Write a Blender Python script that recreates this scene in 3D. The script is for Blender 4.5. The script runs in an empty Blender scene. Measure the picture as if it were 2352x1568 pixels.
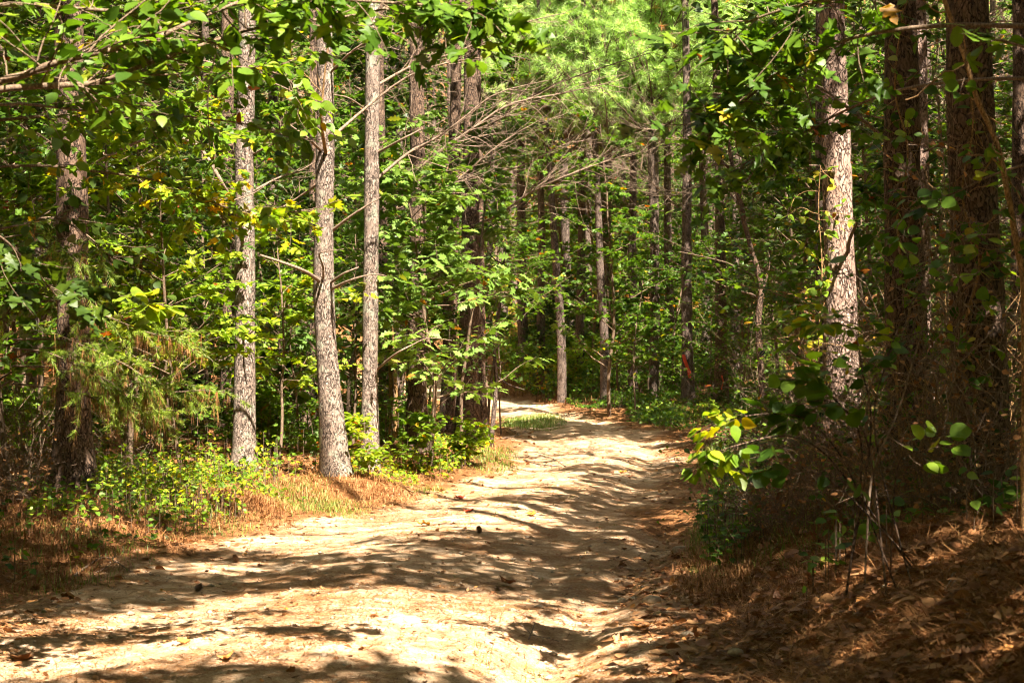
import bpy, math
import numpy as np
from mathutils import Vector, noise as mnoise

# ------------------------------------------------------------------ camera, sky, sun, exposure
sc = bpy.context.scene
COL = sc.collection
EYE = 1.5
K = 4573.3            # pixels per unit of x/depth on the 2352 px wide view of the photograph
cam_d = bpy.data.cameras.new("camera"); cam = bpy.data.objects.new("camera", cam_d); COL.objects.link(cam)
cam.location = (0, 0, EYE); cam.rotation_euler = (math.radians(90), 0, 0)
cam_d.lens = 70; cam_d.sensor_width = 36; cam_d.clip_end = 600; cam_d.clip_start = .1
cam_d.dof.use_dof = True; cam_d.dof.focus_distance = 21; cam_d.dof.aperture_fstop = 8.0
sc.camera = cam
SUN_EL, SUN_AZ = math.radians(56), math.radians(26)     # sun high behind the camera's right shoulder
w = bpy.data.worlds.new("World"); sc.world = w; w.use_nodes = True
nt = w.node_tree; bgn = nt.nodes['Background']
sky = nt.nodes.new('ShaderNodeTexSky'); sky.sky_type = 'NISHITA'; sky.sun_disc = False
sky.sun_elevation = SUN_EL; sky.sun_rotation = math.pi - SUN_AZ
hs = nt.nodes.new('ShaderNodeHueSaturation'); hs.inputs['Saturation'].default_value = .2; nt.links.new(sky.outputs[0], hs.inputs['Color'])
nt.links.new(hs.outputs[0], bgn.inputs[0]); bgn.inputs[1].default_value = .05; sky.dust_density = 3.0
# direction towards the sun: (sin az, -cos az) horizontally
SD = np.array([math.sin(SUN_AZ)*math.cos(SUN_EL), -math.cos(SUN_AZ)*math.cos(SUN_EL), math.sin(SUN_EL)])
sl = bpy.data.lights.new("sun", 'SUN'); sl.energy = 5.0; sl.angle = math.radians(.5); sl.color = (1, .94, .85)
so = bpy.data.objects.new("sun", sl); COL.objects.link(so)
so.rotation_euler = Vector(SD).to_track_quat('Z', 'Y').to_euler()
sc.view_settings.view_transform = 'Standard'; sc.view_settings.look = 'None'
sc.view_settings.exposure = 2.42
sc.view_settings.use_white_balance = True; sc.view_settings.white_balance_temperature = 7100; sc.view_settings.white_balance_tint = 11; sc.view_settings.gamma = 1
sc.cycles.max_bounces = 6; sc.cycles.diffuse_bounces = 4; sc.cycles.glossy_bounces = 2
sc.cycles.transmission_bounces = 4; sc.cycles.transparent_max_bounces = 4
sc.cycles.use_adaptive_sampling = True; sc.cycles.adaptive_threshold = .03
sc.cycles.use_denoising = True; sc.cycles.filter_width = 1.1
sc.cycles.caustics_reflective = False; sc.cycles.caustics_refractive = False
KX, KY = SD[0]/SD[2], SD[1]/SD[2]       # horizontal shift toward the sun per metre of height

# ------------------------------------------------------------------ helpers
RNG = np.random.default_rng(11)
def W(x, y, d):
    return np.array([(x-1176)/K*d, d, EYE-(y-784)/K*d])
def sstep(a, b, x):
    t = np.clip((x-a)/(b-a), 0, 1); return t*t*(3-2*t)
def _hash(i, j, s):
    n = (i*374761393 + j*668265263 + s*974711) & 0x7fffffff
    n = (n ^ (n >> 13))*1274126177 & 0x7fffffff
    n = n ^ (n >> 16)
    return (n & 0xffff)/65535.0
def vnoise(x, y, s=0):
    xi = np.floor(x).astype(np.int64); yi = np.floor(y).astype(np.int64)
    fx = x-xi; fy = y-yi; fx = fx*fx*(3-2*fx); fy = fy*fy*(3-2*fy)
    a = _hash(xi, yi, s); b = _hash(xi+1, yi, s); c = _hash(xi, yi+1, s); d = _hash(xi+1, yi+1, s)
    return (a*(1-fx)+b*fx)*(1-fy)+(c*(1-fx)+d*fx)*fy - .5
def fbm(x, y, s=0, o=4):
    r = 0; a = 1.
    for k in range(o):
        r = r + a*vnoise(x*2**k+k*17.3, y*2**k-k*9.1, s+k); a *= .5
    return r

ROAD = np.array([  # y, left edge x, right edge x
 [-12,-3.4,1.6],[4,-3.3,1.2],[8.75,-3.2,.95],[12.3,-2.95,1.1],[15.5,-2.3,1.3],[18,-1.55,1.6],[20,-.95,1.85],[23.3,-.35,2.2],[28,-.02,2.6],
 [33,-.05,2.5],[38,-.5,2.05],[42,-1.0,1.5],[46,-1.7,.9],[50,-2.6,.25],[56,-4.4,-1.0],[60,-6.6,-2.6],[62,-7.6,-4.6],[65,-9.2,-8.4],[70,-11,-11]])
def edges(y):
    return np.interp(y, ROAD[:,0], ROAD[:,1]), np.interp(y, ROAD[:,0], ROAD[:,2])
def H(x, y, fine=True):
    x = np.asarray(x, float); y = np.asarray(y, float)
    l, r = edges(y)
    l = l+.22*fbm(y*.6, x*0+3., 5, 2); r = r+.2*fbm(y*.7, x*0+8., 6, 2)
    dl = l-x; dr = x-r
    z = np.zeros(np.broadcast(x, y).shape)
    z = z + .15*sstep(0, 1.1, dl)+.35*sstep(1, 7, dl)*sstep(40, 18, y) + .5*sstep(1, 8, dl)*sstep(30, 60, y)
    bh = np.interp(y, [3,8,14,20,25,32,38,44,50,56,62,75],[.85,.84,.72,.45,.22,.06,.05,.10,.5,.85,1.05,1.7])
    z = z + bh*(.75*sstep(-.05, 1.25, dr)+.25*sstep(.9, 3.5, dr)) + .5*sstep(4, 14, dr)*np.interp(y, [24, 30, 46, 54], [1, .15, .15, 1])
    z = z + .03*(y > 0)*np.maximum(y-55, 0) + .012*np.maximum(y-40, 0)
    for mx_, my_, mh in ((-1.78, 20.0, .06), (-2.74, 20.5, .06), (-1.53, 21.5, .06), (2.5, 15.5, .1), (-3.75, 17, .12)):
        z = z + mh*np.exp(-((x-mx_)**2+(y-my_)**2)/.16)
    onroad = sstep(-.1, .35, -dl)*sstep(-.1, .35, -dr)
    # ruts, a raised crown and a washed-out gully along the right side
    u = (x-l)/np.maximum(r-l, .5)
    z = z + onroad*(.05*np.exp(-((u-.5)/.16)**2)-.05*np.exp(-((u-.78)/.09)**2)-.02*np.exp(-((u-.24)/.1)**2))
    gx = np.interp(y, [7, 8.6, 9.6, 10.6, 12, 14, 16.5, 19], [-.6, -.05, .15, .33, .62, .95, 1.2, 1.45])
    gd = np.interp(y, [7, 8.4, 9.2, 10, 10.8, 12, 14, 17, 19.5], [0, .03, .11, .10, .05, .08, .09, .05, 0])
    z = z - gd*np.exp(-((x-gx)/.22)**2)
    z = z + onroad*(.035*fbm(x*.55, y*.42, 21, 3)) + (1-onroad)*.16*fbm(x*.8, y*.8, 31, 3)
    if fine:
        z = z + .024*fbm(x*3.7, y*3.1, 41, 3)+.020*np.maximum(fbm(x*11, y*10, 51, 3), -.1)
    # the wooded hill that closes the view, and banks far to the sides
    z = z + 30*sstep(95, 175, y) + 16*sstep(45, 75, np.abs(x)) + 9*sstep(-14, -34, y)
    return z
def G(x, y, dz=0.):
    return np.array([x, y, float(H(x, y, False))+dz])
def base_at(px, d):
    """ground point on the sight line column px at depth d"""
    return G((px-1176)/K*d, d)

class Geo:
    def __init__(s): s.v=[]; s.f=[]; s.n=0
    def add(s, v, f, mat=0, rnd=None):
        v = np.asarray(v, float).reshape(-1, 3); f = np.asarray(f, np.int64)
        if len(f) == 0: return
        s.v.append(v); s.f.append((f+s.n, mat, np.full(len(f), .5) if rnd is None else np.asarray(rnd, float)))
        s.n += len(v)
    def build(s, name, mats, parent=None, smooth=True, origin=None):
        if not isinstance(mats, (list, tuple)): mats = [mats]
        me = bpy.data.meshes.new(name)
        V = np.concatenate(s.v) if s.v else np.zeros((0, 3))
        if origin is not None: V = V-np.asarray(origin)
        me.vertices.add(len(V)); me.vertices.foreach_set('co', V.astype(np.float32).ravel())
        idx = np.concatenate([f.ravel() for f, m, r in s.f]); tot = np.concatenate([np.full(len(f), f.shape[1]) for f, m, r in s.f])
        st = np.concatenate([[0], np.cumsum(tot)[:-1]])
        me.loops.add(len(idx)); me.loops.foreach_set('vertex_index', idx.astype(np.int32))
        me.polygons.add(len(tot)); me.polygons.foreach_set('loop_start', st.astype(np.int32)); me.polygons.foreach_set('loop_total', tot.astype(np.int32))
        me.polygons.foreach_set('material_index', np.concatenate([np.full(len(f), m) for f, m, r in s.f]).astype(np.int32))
        if smooth: me.polygons.foreach_set('use_smooth', np.ones(len(tot), bool))
        a = me.attributes.new('rnd', 'FLOAT', 'FACE'); a.data.foreach_set('value', np.concatenate([r for f, m, r in s.f]).astype(np.float32))
        for m in mats: me.materials.append(m)
        me.update(calc_edges=True)
        o = bpy.data.objects.new(name, me); COL.objects.link(o)
        if parent is not None: o.parent = parent
        return o
def empty(name, loc):
    o = bpy.data.objects.new(name, None); COL.objects.link(o); o.location = tuple(loc); o.empty_display_size = .1
    return o
def tag(o, label=None, cat=None, group=None, kind=None):
    if label: o['label'] = label
    if cat: o['category'] = cat
    if group: o['group'] = group
    if kind: o['kind'] = kind
    return o
def copy_tree(root):
    r = root.copy(); COL.objects.link(r)
    for ch in root.children:
        c = ch.copy(); COL.objects.link(c); c.parent = r
    return r

def nrm(a): return a/np.maximum(np.linalg.norm(a, axis=-1, keepdims=True), 1e-9)
def tubes(g, P, R, sides=5, mat=0, rnd=None, jitter=0, rng=None, cap=False):
    """P (T,N,3) paths, R (T,N) radii"""
    P = np.asarray(P, float); R = np.asarray(R, float)
    if P.ndim == 2: P = P[None]; R = R[None]
    T, N, _ = P.shape
    t = nrm(np.gradient(P, axis=1)); av = nrm(P[:, -1]-P[:, 0])
    ref = np.where((np.abs(av[:, 2]) > .8)[:, None], np.array([1., 0, 0]), np.array([0, 0, 1.]))[:, None, :]
    a = nrm(np.cross(t, np.broadcast_to(ref, t.shape))); b = np.cross(t, a)
    th = np.arange(sides)/sides*2*np.pi
    rr = R[:, :, None]*np.ones(sides)
    if jitter and rng is not None: rr = rr*(1+jitter*rng.standard_normal(rr.shape))
    V = P[:, :, None, :]+rr[..., None]*(a[:, :, None, :]*np.cos(th)[None, None, :, None]+b[:, :, None, :]*np.sin(th)[None, None, :, None])
    i = np.arange(N-1)[:, None]*sides; j = np.arange(sides); j2 = (j+1) % sides
    q = np.stack([i+j, i+j2, i+sides+j2, i+sides+j], -1).reshape(-1, 4)
    F = (q[None]+(np.arange(T)*N*sides)[:, None, None]).reshape(-1, 4)
    g.add(V, F, mat, None if rnd is None else np.repeat(rnd, len(q)))
def sprout(rng, P0, D0, L, N=7, curl=0., wander=.15, pull=None):
    P0 = np.asarray(P0, float); D = nrm(np.asarray(D0, float)); T = len(P0)
    P = np.zeros((T, N, 3)); P[:, 0] = P0; st = (np.asarray(L)/(N-1))[:, None]
    for k in range(1, N):
        D = D+wander*rng.standard_normal((T, 3)); D[:, 2] += curl
        if pull is not None: D = D+np.asarray(pull)
        D = nrm(D); P[:, k] = P[:, k-1]+st*D
    return P
def along(P, idx, t):
    N = P.shape[1]; f = np.clip(t, 0, .9999)*(N-1); i = f.astype(int); f = (f-i)[:, None]
    a = P[idx, i]; b = P[idx, i+1]
    return a*(1-f)+b*f, nrm(b-a)
def spline(pts, n=12):
    pts = np.asarray(pts, float); m = len(pts); t = np.linspace(0, m-1, n); out = []
    for q in t:
        i = min(int(q), m-2); f = q-i
        p0 = pts[max(i-1, 0)]; p1 = pts[i]; p2 = pts[i+1]; p3 = pts[min(i+2, m-1)]
        out.append(.5*((2*p1)+(-p0+p2)*f+(2*p0-5*p1+4*p2-p3)*f*f+(-p0+3*p1-3*p2+p3)*f**3))
    return np.array(out)

def tmpl(half, fold=.18, droop=.18):
    """leaf template from half an outline [(u,v)...]"""
    h = np.array(half, float); n = len(h); V = []
    for u, v in h: V.append((u, 0, -droop*u*u))
    for s in (1, -1):
        for u, v in h: V.append((u, s*v, fold*abs(v)-droop*u*u-.08*v*v))
    F = []
    for i in range(n-1):
        F.append((i, i+1, n+i+1, n+i)); F.append((i+1, i, 2*n+i, 2*n+i+1))
    return np.array(V), np.array(F)
LEAF = {
 'ovate': tmpl([(0, .01), (.12, .24), (.35, .36), (.62, .30), (.85, .13), (1, .0)]),
 'long':  tmpl([(0, .01), (.2, .13), (.5, .18), (.8, .1), (1, .0)], .2, .25),
 'maple': tmpl([(0, .02), (-.06, .30), (.16, .40), (.22, .27), (.52, .55), (.50, .20), (.74, .22), (1, .0)], .12, .2),
 'oak':   tmpl([(0, .01), (.16, .08), (.26, .27), (.36, .11), (.50, .36), (.60, .14), (.76, .26), (.84, .09), (1, .0)], .15, .2),
 'chip':  tmpl([(0, .02), (.4, .34), (1, .0)], .2, .2),
 'round': tmpl([(0, .02), (.08, .32), (.35, .46), (.65, .40), (.88, .18), (1, .0)], .1, .15),
}
def leaves(g, kind, pos, u, n, size, mat=0, rnd=None, aspect=None):
    V, F = LEAF[kind]
    u = nrm(u); v = nrm(np.cross(n, u)); n = np.cross(u, v); s = np.asarray(size)[:, None, None]
    X = pos[:, None, :]+s*(V[None, :, 0, None]*u[:, None]+V[None, :, 1, None]*v[:, None]+V[None, :, 2, None]*n[:, None])
    FF = F[None]+(np.arange(len(pos))*len(V))[:, None, None]
    g.add(X, FF.reshape(-1, 4), mat, None if rnd is None else np.repeat(rnd, len(F)))
def tufts(g, rng, pos, d, nn, length, width=.004, spread=.8, mat=0, rnd=None):
    """pine needles: thin triangles fanning from pos around direction d"""
    T = len(pos); dd = nrm(nrm(d)[:, None]+spread*rng.standard_normal((T, nn, 3)))
    L = length*rng.uniform(.7, 1.1, (T, nn, 1)); s = nrm(np.cross(dd, rng.standard_normal((T, nn, 3))))*width*.5
    p = pos[:, None, :]; tip = p+dd*L; tip[..., 2] -= .12*L[..., 0]
    V = np.stack([p-s, p+s, tip], 2).reshape(-1, 3)
    F = np.arange(T*nn*3).reshape(-1, 3)
    g.add(V, F, mat, None if rnd is None else np.repeat(rnd, nn))

# ------------------------------------------------------------------ materials
def mat_new(name):
    m = bpy.data.materials.new(name); m.use_nodes = True; t = m.node_tree
    for n in list(t.nodes): t.nodes.remove(n)
    return m, t, t.nodes, t.links
def ramp(n, stops):
    r = n.new('ShaderNodeValToRGB'); e = r.color_ramp.elements
    e[0].position = stops[0][0]; e[0].color = (*stops[0][1], 1); e[1].position = stops[-1][0]; e[1].color = (*stops[-1][1], 1)
    for p, c in stops[1:-1]:
        q = e.new(p); q.color = (*c, 1)
    return r
def leaf_mat(name, stops, trans=.5, rough=.45, tcol=(1.25, 1.25, .45), spec=.35):
    m, t, n, l = mat_new(name)
    at = n.new('ShaderNodeAttribute'); at.attribute_name = 'rnd'
    oi = n.new('ShaderNodeObjectInfo')
    ma = n.new('ShaderNodeMath'); ma.operation = 'MULTIPLY_ADD'; l.new(oi.outputs['Random'], ma.inputs[0]); ma.inputs[1].default_value = .16; ma.inputs[2].default_value = -.08
    ad = n.new('ShaderNodeMath'); ad.operation = 'ADD'; l.new(at.outputs['Fac'], ad.inputs[0]); l.new(ma.outputs[0], ad.inputs[1])
    r = ramp(n, stops); l.new(ad.outputs[0], r.inputs[0])
    tc = n.new('ShaderNodeTexCoord'); nz = n.new('ShaderNodeTexNoise'); nz.inputs['Scale'].default_value = 40; l.new(tc.outputs['Object'], nz.inputs['Vector'])
    mv = n.new('ShaderNodeMapRange'); mv.inputs[3].default_value = .75; mv.inputs[4].default_value = 1.25; l.new(nz.outputs[0], mv.inputs[0])
    mc = n.new('ShaderNodeMixRGB'); mc.blend_type = 'MULTIPLY'; mc.inputs[0].default_value = 1; l.new(r.outputs[0], mc.inputs[1]); l.new(mv.outputs[0], mc.inputs[2])
    p = n.new('ShaderNodeBsdfPrincipled'); p.inputs['Roughness'].default_value = rough; p.inputs['Specular IOR Level'].default_value = spec; l.new(mc.outputs[0], p.inputs['Base Color'])
    tr = n.new('ShaderNodeBsdfTranslucent'); mt = n.new('ShaderNodeMixRGB'); mt.blend_type = 'MULTIPLY'; mt.inputs[0].default_value = 1; mt.inputs[2].default_value = (*tcol, 1)
    l.new(mc.outputs[0], mt.inputs[1]); l.new(mt.outputs[0], tr.inputs[0])
    mx = n.new('ShaderNodeMixShader'); mx.inputs[0].default_value = trans; l.new(p.outputs[0], mx.inputs[1]); l.new(tr.outputs[0], mx.inputs[2])
    o = n.new('ShaderNodeOutputMaterial'); l.new(mx.outputs[0], o.inputs[0]); return m
GREEN = [(0, (.022, .05, .006)), (.35, (.054, .125, .012)), (.65, (.118, .22, .020)), (.86, (.225, .32, .028)), (.92, (.38, .33, .02)), (.97, (.5, .24, .015)), (1, (.36, .09, .015))]
M_LEAF = leaf_mat('leaf_green', GREEN)
M_OAK = leaf_mat('leaf_oak', [(0, (.04, .085, .018)), (.5, (.11, .20, .035)), (.9, (.20, .30, .05)), (.96, (.35, .33, .05)), (1, (.3, .12, .02))], .35, .5, (1.2, 1.25, .5), .25)
M_YEL = leaf_mat('leaf_yellowing', [(0, (.06, .14, .012)), (.4, (.15, .27, .02)), (.7, (.30, .36, .025)), (.88, (.55, .42, .02)), (.95, (.55, .22, .02)), (1, (.30, .05, .015))], .5)
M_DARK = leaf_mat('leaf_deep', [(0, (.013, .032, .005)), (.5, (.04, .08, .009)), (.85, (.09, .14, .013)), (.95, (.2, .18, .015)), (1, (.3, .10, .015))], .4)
M_CAN = leaf_mat('leaf_shade_canopy', [(0, (.03, .07, .01)), (1, (.06, .12, .015))], .12)
M_NEED = leaf_mat('pine_needles_green', [(0, (.19, .31, .08)), (.5, (.38, .55, .18)), (.93, (.58, .74, .32)), (.97, (.5, .25, .12)), (1, (.45, .2, .1))], .5, .4, (1.15, 1.2, .6))
M_CEDAR = leaf_mat('cedar_sprays', [(0, (.08, .15, .02)), (.7, (.24, .34, .04)), (1, (.42, .46, .08))], .3)
M_STRAW = leaf_mat('dry_straw', [(0, (.11, .045, .016)), (.5, (.27, .118, .042)), (.85, (.44, .23, .09)), (1, (.58, .38, .17))], .12, .6, (1, .9, .8), .2)
M_DEADL = leaf_mat('dead_leaf', [(0, (.13, .048, .017)), (.4, (.31, .135, .052)), (.7, (.46, .25, .11)), (.88, (.5, .2, .04)), (.95, (.6, .34, .04)), (1, (.42, .05, .02))], .15, .5, (1, .9, .8))
M_GRASS = leaf_mat('grass_blade', [(0, (.05, .11, .015)), (.6, (.13, .22, .03)), (.85, (.3, .3, .08)), (1, (.45, .33, .14))], .3)

def bark_mat(name, plate, plate2, crack, sc_=26., rough=.85, bump=.9, lichen=0.):
    m, t, n, l = mat_new(name)
    tc = n.new('ShaderNodeTexCoord'); mp = n.new('ShaderNodeMapping'); mp.inputs['Scale'].default_value = (1, 1, .45); l.new(tc.outputs['Object'], mp.inputs[0])
    nz = n.new('ShaderNodeTexNoise'); nz.inputs['Scale'].default_value = 14; nz.inputs['Detail'].default_value = 4; l.new(mp.outputs[0], nz.inputs['Vector'])
    sb = n.new('ShaderNodeVectorMath'); sb.operation = 'SUBTRACT'; sb.inputs[1].default_value = (.5, .5, .5); l.new(nz.outputs['Color'], sb.inputs[0])
    sm = n.new('ShaderNodeVectorMath'); sm.operation = 'SCALE'; sm.inputs['Scale'].default_value = .16; l.new(sb.outputs[0], sm.inputs[0])
    av = n.new('ShaderNodeVectorMath'); l.new(mp.outputs[0], av.inputs[0]); l.new(sm.outputs[0], av.inputs[1])
    vo = n.new('ShaderNodeTexVoronoi'); vo.feature = 'DISTANCE_TO_EDGE'; vo.inputs['Scale'].default_value = sc_; l.new(av.outputs[0], vo.inputs['Vector'])
    v2 = n.new('ShaderNodeTexVoronoi'); v2.inputs['Scale'].default_value = sc_; l.new(av.outputs[0], v2.inputs['Vector'])
    big = n.new('ShaderNodeTexNoise'); big.inputs['Scale'].default_value = 5; big.inputs['Detail'].default_value = 5; l.new(tc.outputs['Object'], big.inputs['Vector'])
    th = n.new('ShaderNodeMapRange'); th.inputs[1].default_value = .3; th.inputs[2].default_value = .7; th.inputs[3].default_value = .03; th.inputs[4].default_value = .24; l.new(big.outputs[0], th.inputs[0])
    dv = n.new('ShaderNodeMath'); dv.operation = 'DIVIDE'; dv.use_clamp = True; l.new(vo.outputs['Distance'], dv.inputs[0]); l.new(th.outputs[0], dv.inputs[1])
    gn = n.new('ShaderNodeTexNoise'); gn.inputs['Scale'].default_value = sc_*.8; gn.inputs['Detail'].default_value = 3; l.new(mp.outputs[0], gn.inputs['Vector'])
    gm = n.new('ShaderNodeMapRange'); gm.inputs[1].default_value = .50; gm.inputs[2].default_value = .62; gm.inputs[3].default_value = 0; gm.inputs[4].default_value = .7; l.new(gn.outputs[0], gm.inputs[0])
    dmx = n.new('ShaderNodeMath'); dmx.operation = 'MAXIMUM'; l.new(dv.outputs[0], dmx.inputs[0]); l.new(gm.outputs[0], dmx.inputs[1]); dv = dmx
    fl = n.new('ShaderNodeTexNoise'); fl.inputs['Scale'].default_value = 90; fl.inputs['Detail'].default_value = 3; l.new(mp.outputs[0], fl.inputs['Vector'])
    pc = n.new('ShaderNodeMixRGB'); pc.inputs[1].default_value = (*plate, 1); pc.inputs[2].default_value = (*plate2, 1)
    sx = n.new('ShaderNodeSeparateColor'); l.new(v2.outputs['Color'], sx.inputs[0])
    md = n.new('ShaderNodeMath'); md.operation = 'MULTIPLY_ADD'; l.new(sx.outputs[0], md.inputs[0]); md.inputs[1].default_value = .55
    md2 = n.new('ShaderNodeMath'); md2.operation = 'MULTIPLY_ADD'; l.new(big.outputs[0], md2.inputs[0]); md2.inputs[1].default_value = 1.4; md2.inputs[2].default_value = -.5; l.new(md2.outputs[0], md.inputs[2]); md.use_clamp = True
    l.new(md.outputs[0], pc.inputs[0])
    fm = n.new('ShaderNodeMapRange'); fm.inputs[1].default_value = .3; fm.inputs[2].default_value = .7; fm.inputs[3].default_value = .6; fm.inputs[4].default_value = 1.3; l.new(fl.outputs[0], fm.inputs[0])
    pf = n.new('ShaderNodeMixRGB'); pf.blend_type = 'MULTIPLY'; pf.inputs[0].default_value = 1; l.new(pc.outputs[0], pf.inputs[1]); l.new(fm.outputs[0], pf.inputs[2])
    cm = n.new('ShaderNodeMixRGB'); cm.inputs[1].default_value = (*crack, 1); l.new(dv.outputs[0], cm.inputs[0]); l.new(pf.outputs[0], cm.inputs[2])
    out = cm.outputs[0]
    if lichen:
        ln = n.new('ShaderNodeTexNoise'); ln.inputs['Scale'].default_value = 9; ln.inputs['Detail'].default_value = 6; l.new(tc.outputs['Object'], ln.inputs['Vector'])
        lr = n.new('ShaderNodeMapRange'); lr.inputs[1].default_value = .56; lr.inputs[2].default_value = .62; lr.inputs[4].default_value = lichen; l.new(ln.outputs[0], lr.inputs[0])
        lm = n.new('ShaderNodeMixRGB'); l.new(lr.outputs[0], lm.inputs[0]); l.new(out, lm.inputs[1]); lm.inputs[2].default_value = (.42, .45, .34, 1); out = lm.outputs[0]
    p = n.new('ShaderNodeBsdfPrincipled'); p.inputs['Roughness'].default_value = rough; p.inputs['Specular IOR Level'].default_value = .2; l.new(out, p.inputs['Base Color'])
    hs = n.new('ShaderNodeMath'); hs.operation = 'MULTIPLY_ADD'; l.new(fl.outputs[0], hs.inputs[0]); hs.inputs[1].default_value = .25; l.new(dv.outputs[0], hs.inputs[2])
    bp = n.new('ShaderNodeBump'); bp.inputs['Strength'].default_value = bump; bp.inputs['Distance'].default_value = .02; l.new(hs.outputs[0], bp.inputs['Height']); l.new(bp.outputs[0], p.inputs['Normal'])
    o = n.new('ShaderNodeOutputMaterial'); l.new(p.outputs[0], o.inputs[0]); return m
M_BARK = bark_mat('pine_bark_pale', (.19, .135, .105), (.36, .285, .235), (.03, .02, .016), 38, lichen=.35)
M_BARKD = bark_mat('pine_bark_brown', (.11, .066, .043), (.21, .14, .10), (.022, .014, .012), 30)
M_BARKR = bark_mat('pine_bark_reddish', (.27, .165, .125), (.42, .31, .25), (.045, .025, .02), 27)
M_BARKF = bark_mat('pine_bark_far', (.095, .066, .052), (.20, .148, .118), (.025, .017, .014), 20, bump=.6)
M_TWIG = bark_mat('twig_bark', (.13, .085, .055), (.25, .18, .12), (.07, .045, .03), 60, bump=.2)
M_DEADW = bark_mat('dead_wood', (.17, .115, .08), (.32, .235, .175), (.09, .06, .04), 50, bump=.3)
M_VINE = bark_mat('vine_bark', (.30, .17, .07), (.38, .24, .11), (.12, .06, .03), 50, bump=.3)

def simple_mat(name, c, rough=.7, c2=None, scale=30, bump=0.):
    m, t, n, l = mat_new(name)
    p = n.new('ShaderNodeBsdfPrincipled'); p.inputs['Roughness'].default_value = rough
    tc = n.new('ShaderNodeTexCoord'); nz = n.new('ShaderNodeTexNoise'); nz.inputs['Scale'].default_value = scale; nz.inputs['Detail'].default_value = 5; l.new(tc.outputs['Object'], nz.inputs['Vector'])
    r = ramp(n, [(.3, c), (.7, c2 or tuple(.7*q for q in c))]); l.new(nz.outputs[0], r.inputs[0]); l.new(r.outputs[0], p.inputs['Base Color'])
    if bump:
        b = n.new('ShaderNodeBump'); b.inputs['Strength'].default_value = bump; b.inputs['Distance'].default_value = .01; l.new(nz.outputs[0], b.inputs['Height']); l.new(b.outputs[0], p.inputs['Normal'])
    o = n.new('ShaderNodeOutputMaterial'); l.new(p.outputs[0], o.inputs[0]); return m
M_STONE = simple_mat('stone', (.40, .32, .23), .9, (.22, .17, .12), 45, 1.)
M_CONE = simple_mat('cone_scale', (.36, .24, .16), .7, (.14, .08, .05), 60)
M_RIB = simple_mat('flagging_tape', (.62, .06, .025), .5, (.5, .04, .02), 8)

def ground_mat():
    m, t, n, l = mat_new('soil_and_litter')
    tc = n.new('ShaderNodeTexCoord')
    at = n.new('ShaderNodeAttribute'); at.attribute_name = 'sand'
    def nz(s, d=5, r=.55):
        q = n.new('ShaderNodeTexNoise'); q.inputs['Scale'].default_value = s; q.inputs['Detail'].default_value = d; q.inputs['Roughness'].default_value = r; l.new(tc.outputs['Object'], q.inputs['Vector']); return q.outputs[0]
    n1, n2, n3, n4 = nz(1.1), nz(7), nz(55, 4, .7), nz(260, 2)
    sand = ramp(n, [(.25, (.32, .18, .09)), (.5, (.58, .40, .25)), (.75, (.76, .60, .44))]); l.new(n2, sand.inputs[0])
    lit = ramp(n, [(.3, (.09, .036, .013)), (.5, (.22, .098, .038)), (.72, (.37, .185, .08))]); l.new(n3, lit.inputs[0])
    # thin film of fallen needles on the sand, gathered in patches
    sp = n.new('ShaderNodeMath'); sp.operation = 'MULTIPLY_ADD'; l.new(n1, sp.inputs[0]); sp.inputs[1].default_value = -1.3; l.new(at.outputs['Fac'], sp.inputs[2])
    s2 = n.new('ShaderNodeMath'); s2.operation = 'MULTIPLY_ADD'; l.new(n3, s2.inputs[0]); s2.inputs[1].default_value = -1.5; l.new(sp.outputs[0], s2.inputs[2])
    s3 = n.new('ShaderNodeMapRange'); s3.inputs[1].default_value = -.74; s3.inputs[2].default_value = -.26; l.new(s2.outputs[0], s3.inputs[0])
    mx = n.new('ShaderNodeMixRGB'); l.new(s3.outputs[0], mx.inputs[0]); l.new(lit.outputs[0], mx.inputs[1]); l.new(sand.outputs[0], mx.inputs[2])
    g = n.new('ShaderNodeMapRange'); g.inputs[1].default_value = .3; g.inputs[2].default_value = .7; g.inputs[3].default_value = .72; g.inputs[4].default_value = 1.22; l.new(n4, g.inputs[0])
    mg = n.new('ShaderNodeMixRGB'); mg.blend_type = 'MULTIPLY'; mg.inputs[0].default_value = 1; l.new(mx.outputs[0], mg.inputs[1]); l.new(g.outputs[0], mg.inputs[2])
    p = n.new('ShaderNodeBsdfPrincipled'); p.inputs['Roughness'].default_value = .95; p.inputs['Specular IOR Level'].default_value = .1; l.new(mg.outputs[0], p.inputs['Base Color'])
    hh = n.new('ShaderNodeMath'); hh.operation = 'MULTIPLY_ADD'; l.new(n4, hh.inputs[0]); hh.inputs[1].default_value = .3; l.new(n3, hh.inputs[2])
    b = n.new('ShaderNodeBump'); b.inputs['Strength'].default_value = .8; b.inputs['Distance'].default_value = .025; l.new(hh.outputs[0], b.inputs['Height']); l.new(b.outputs[0], p.inputs['Normal'])
    o = n.new('ShaderNodeOutputMaterial'); l.new(p.outputs[0], o.inputs[0]); return m
M_GROUND = ground_mat()

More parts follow.
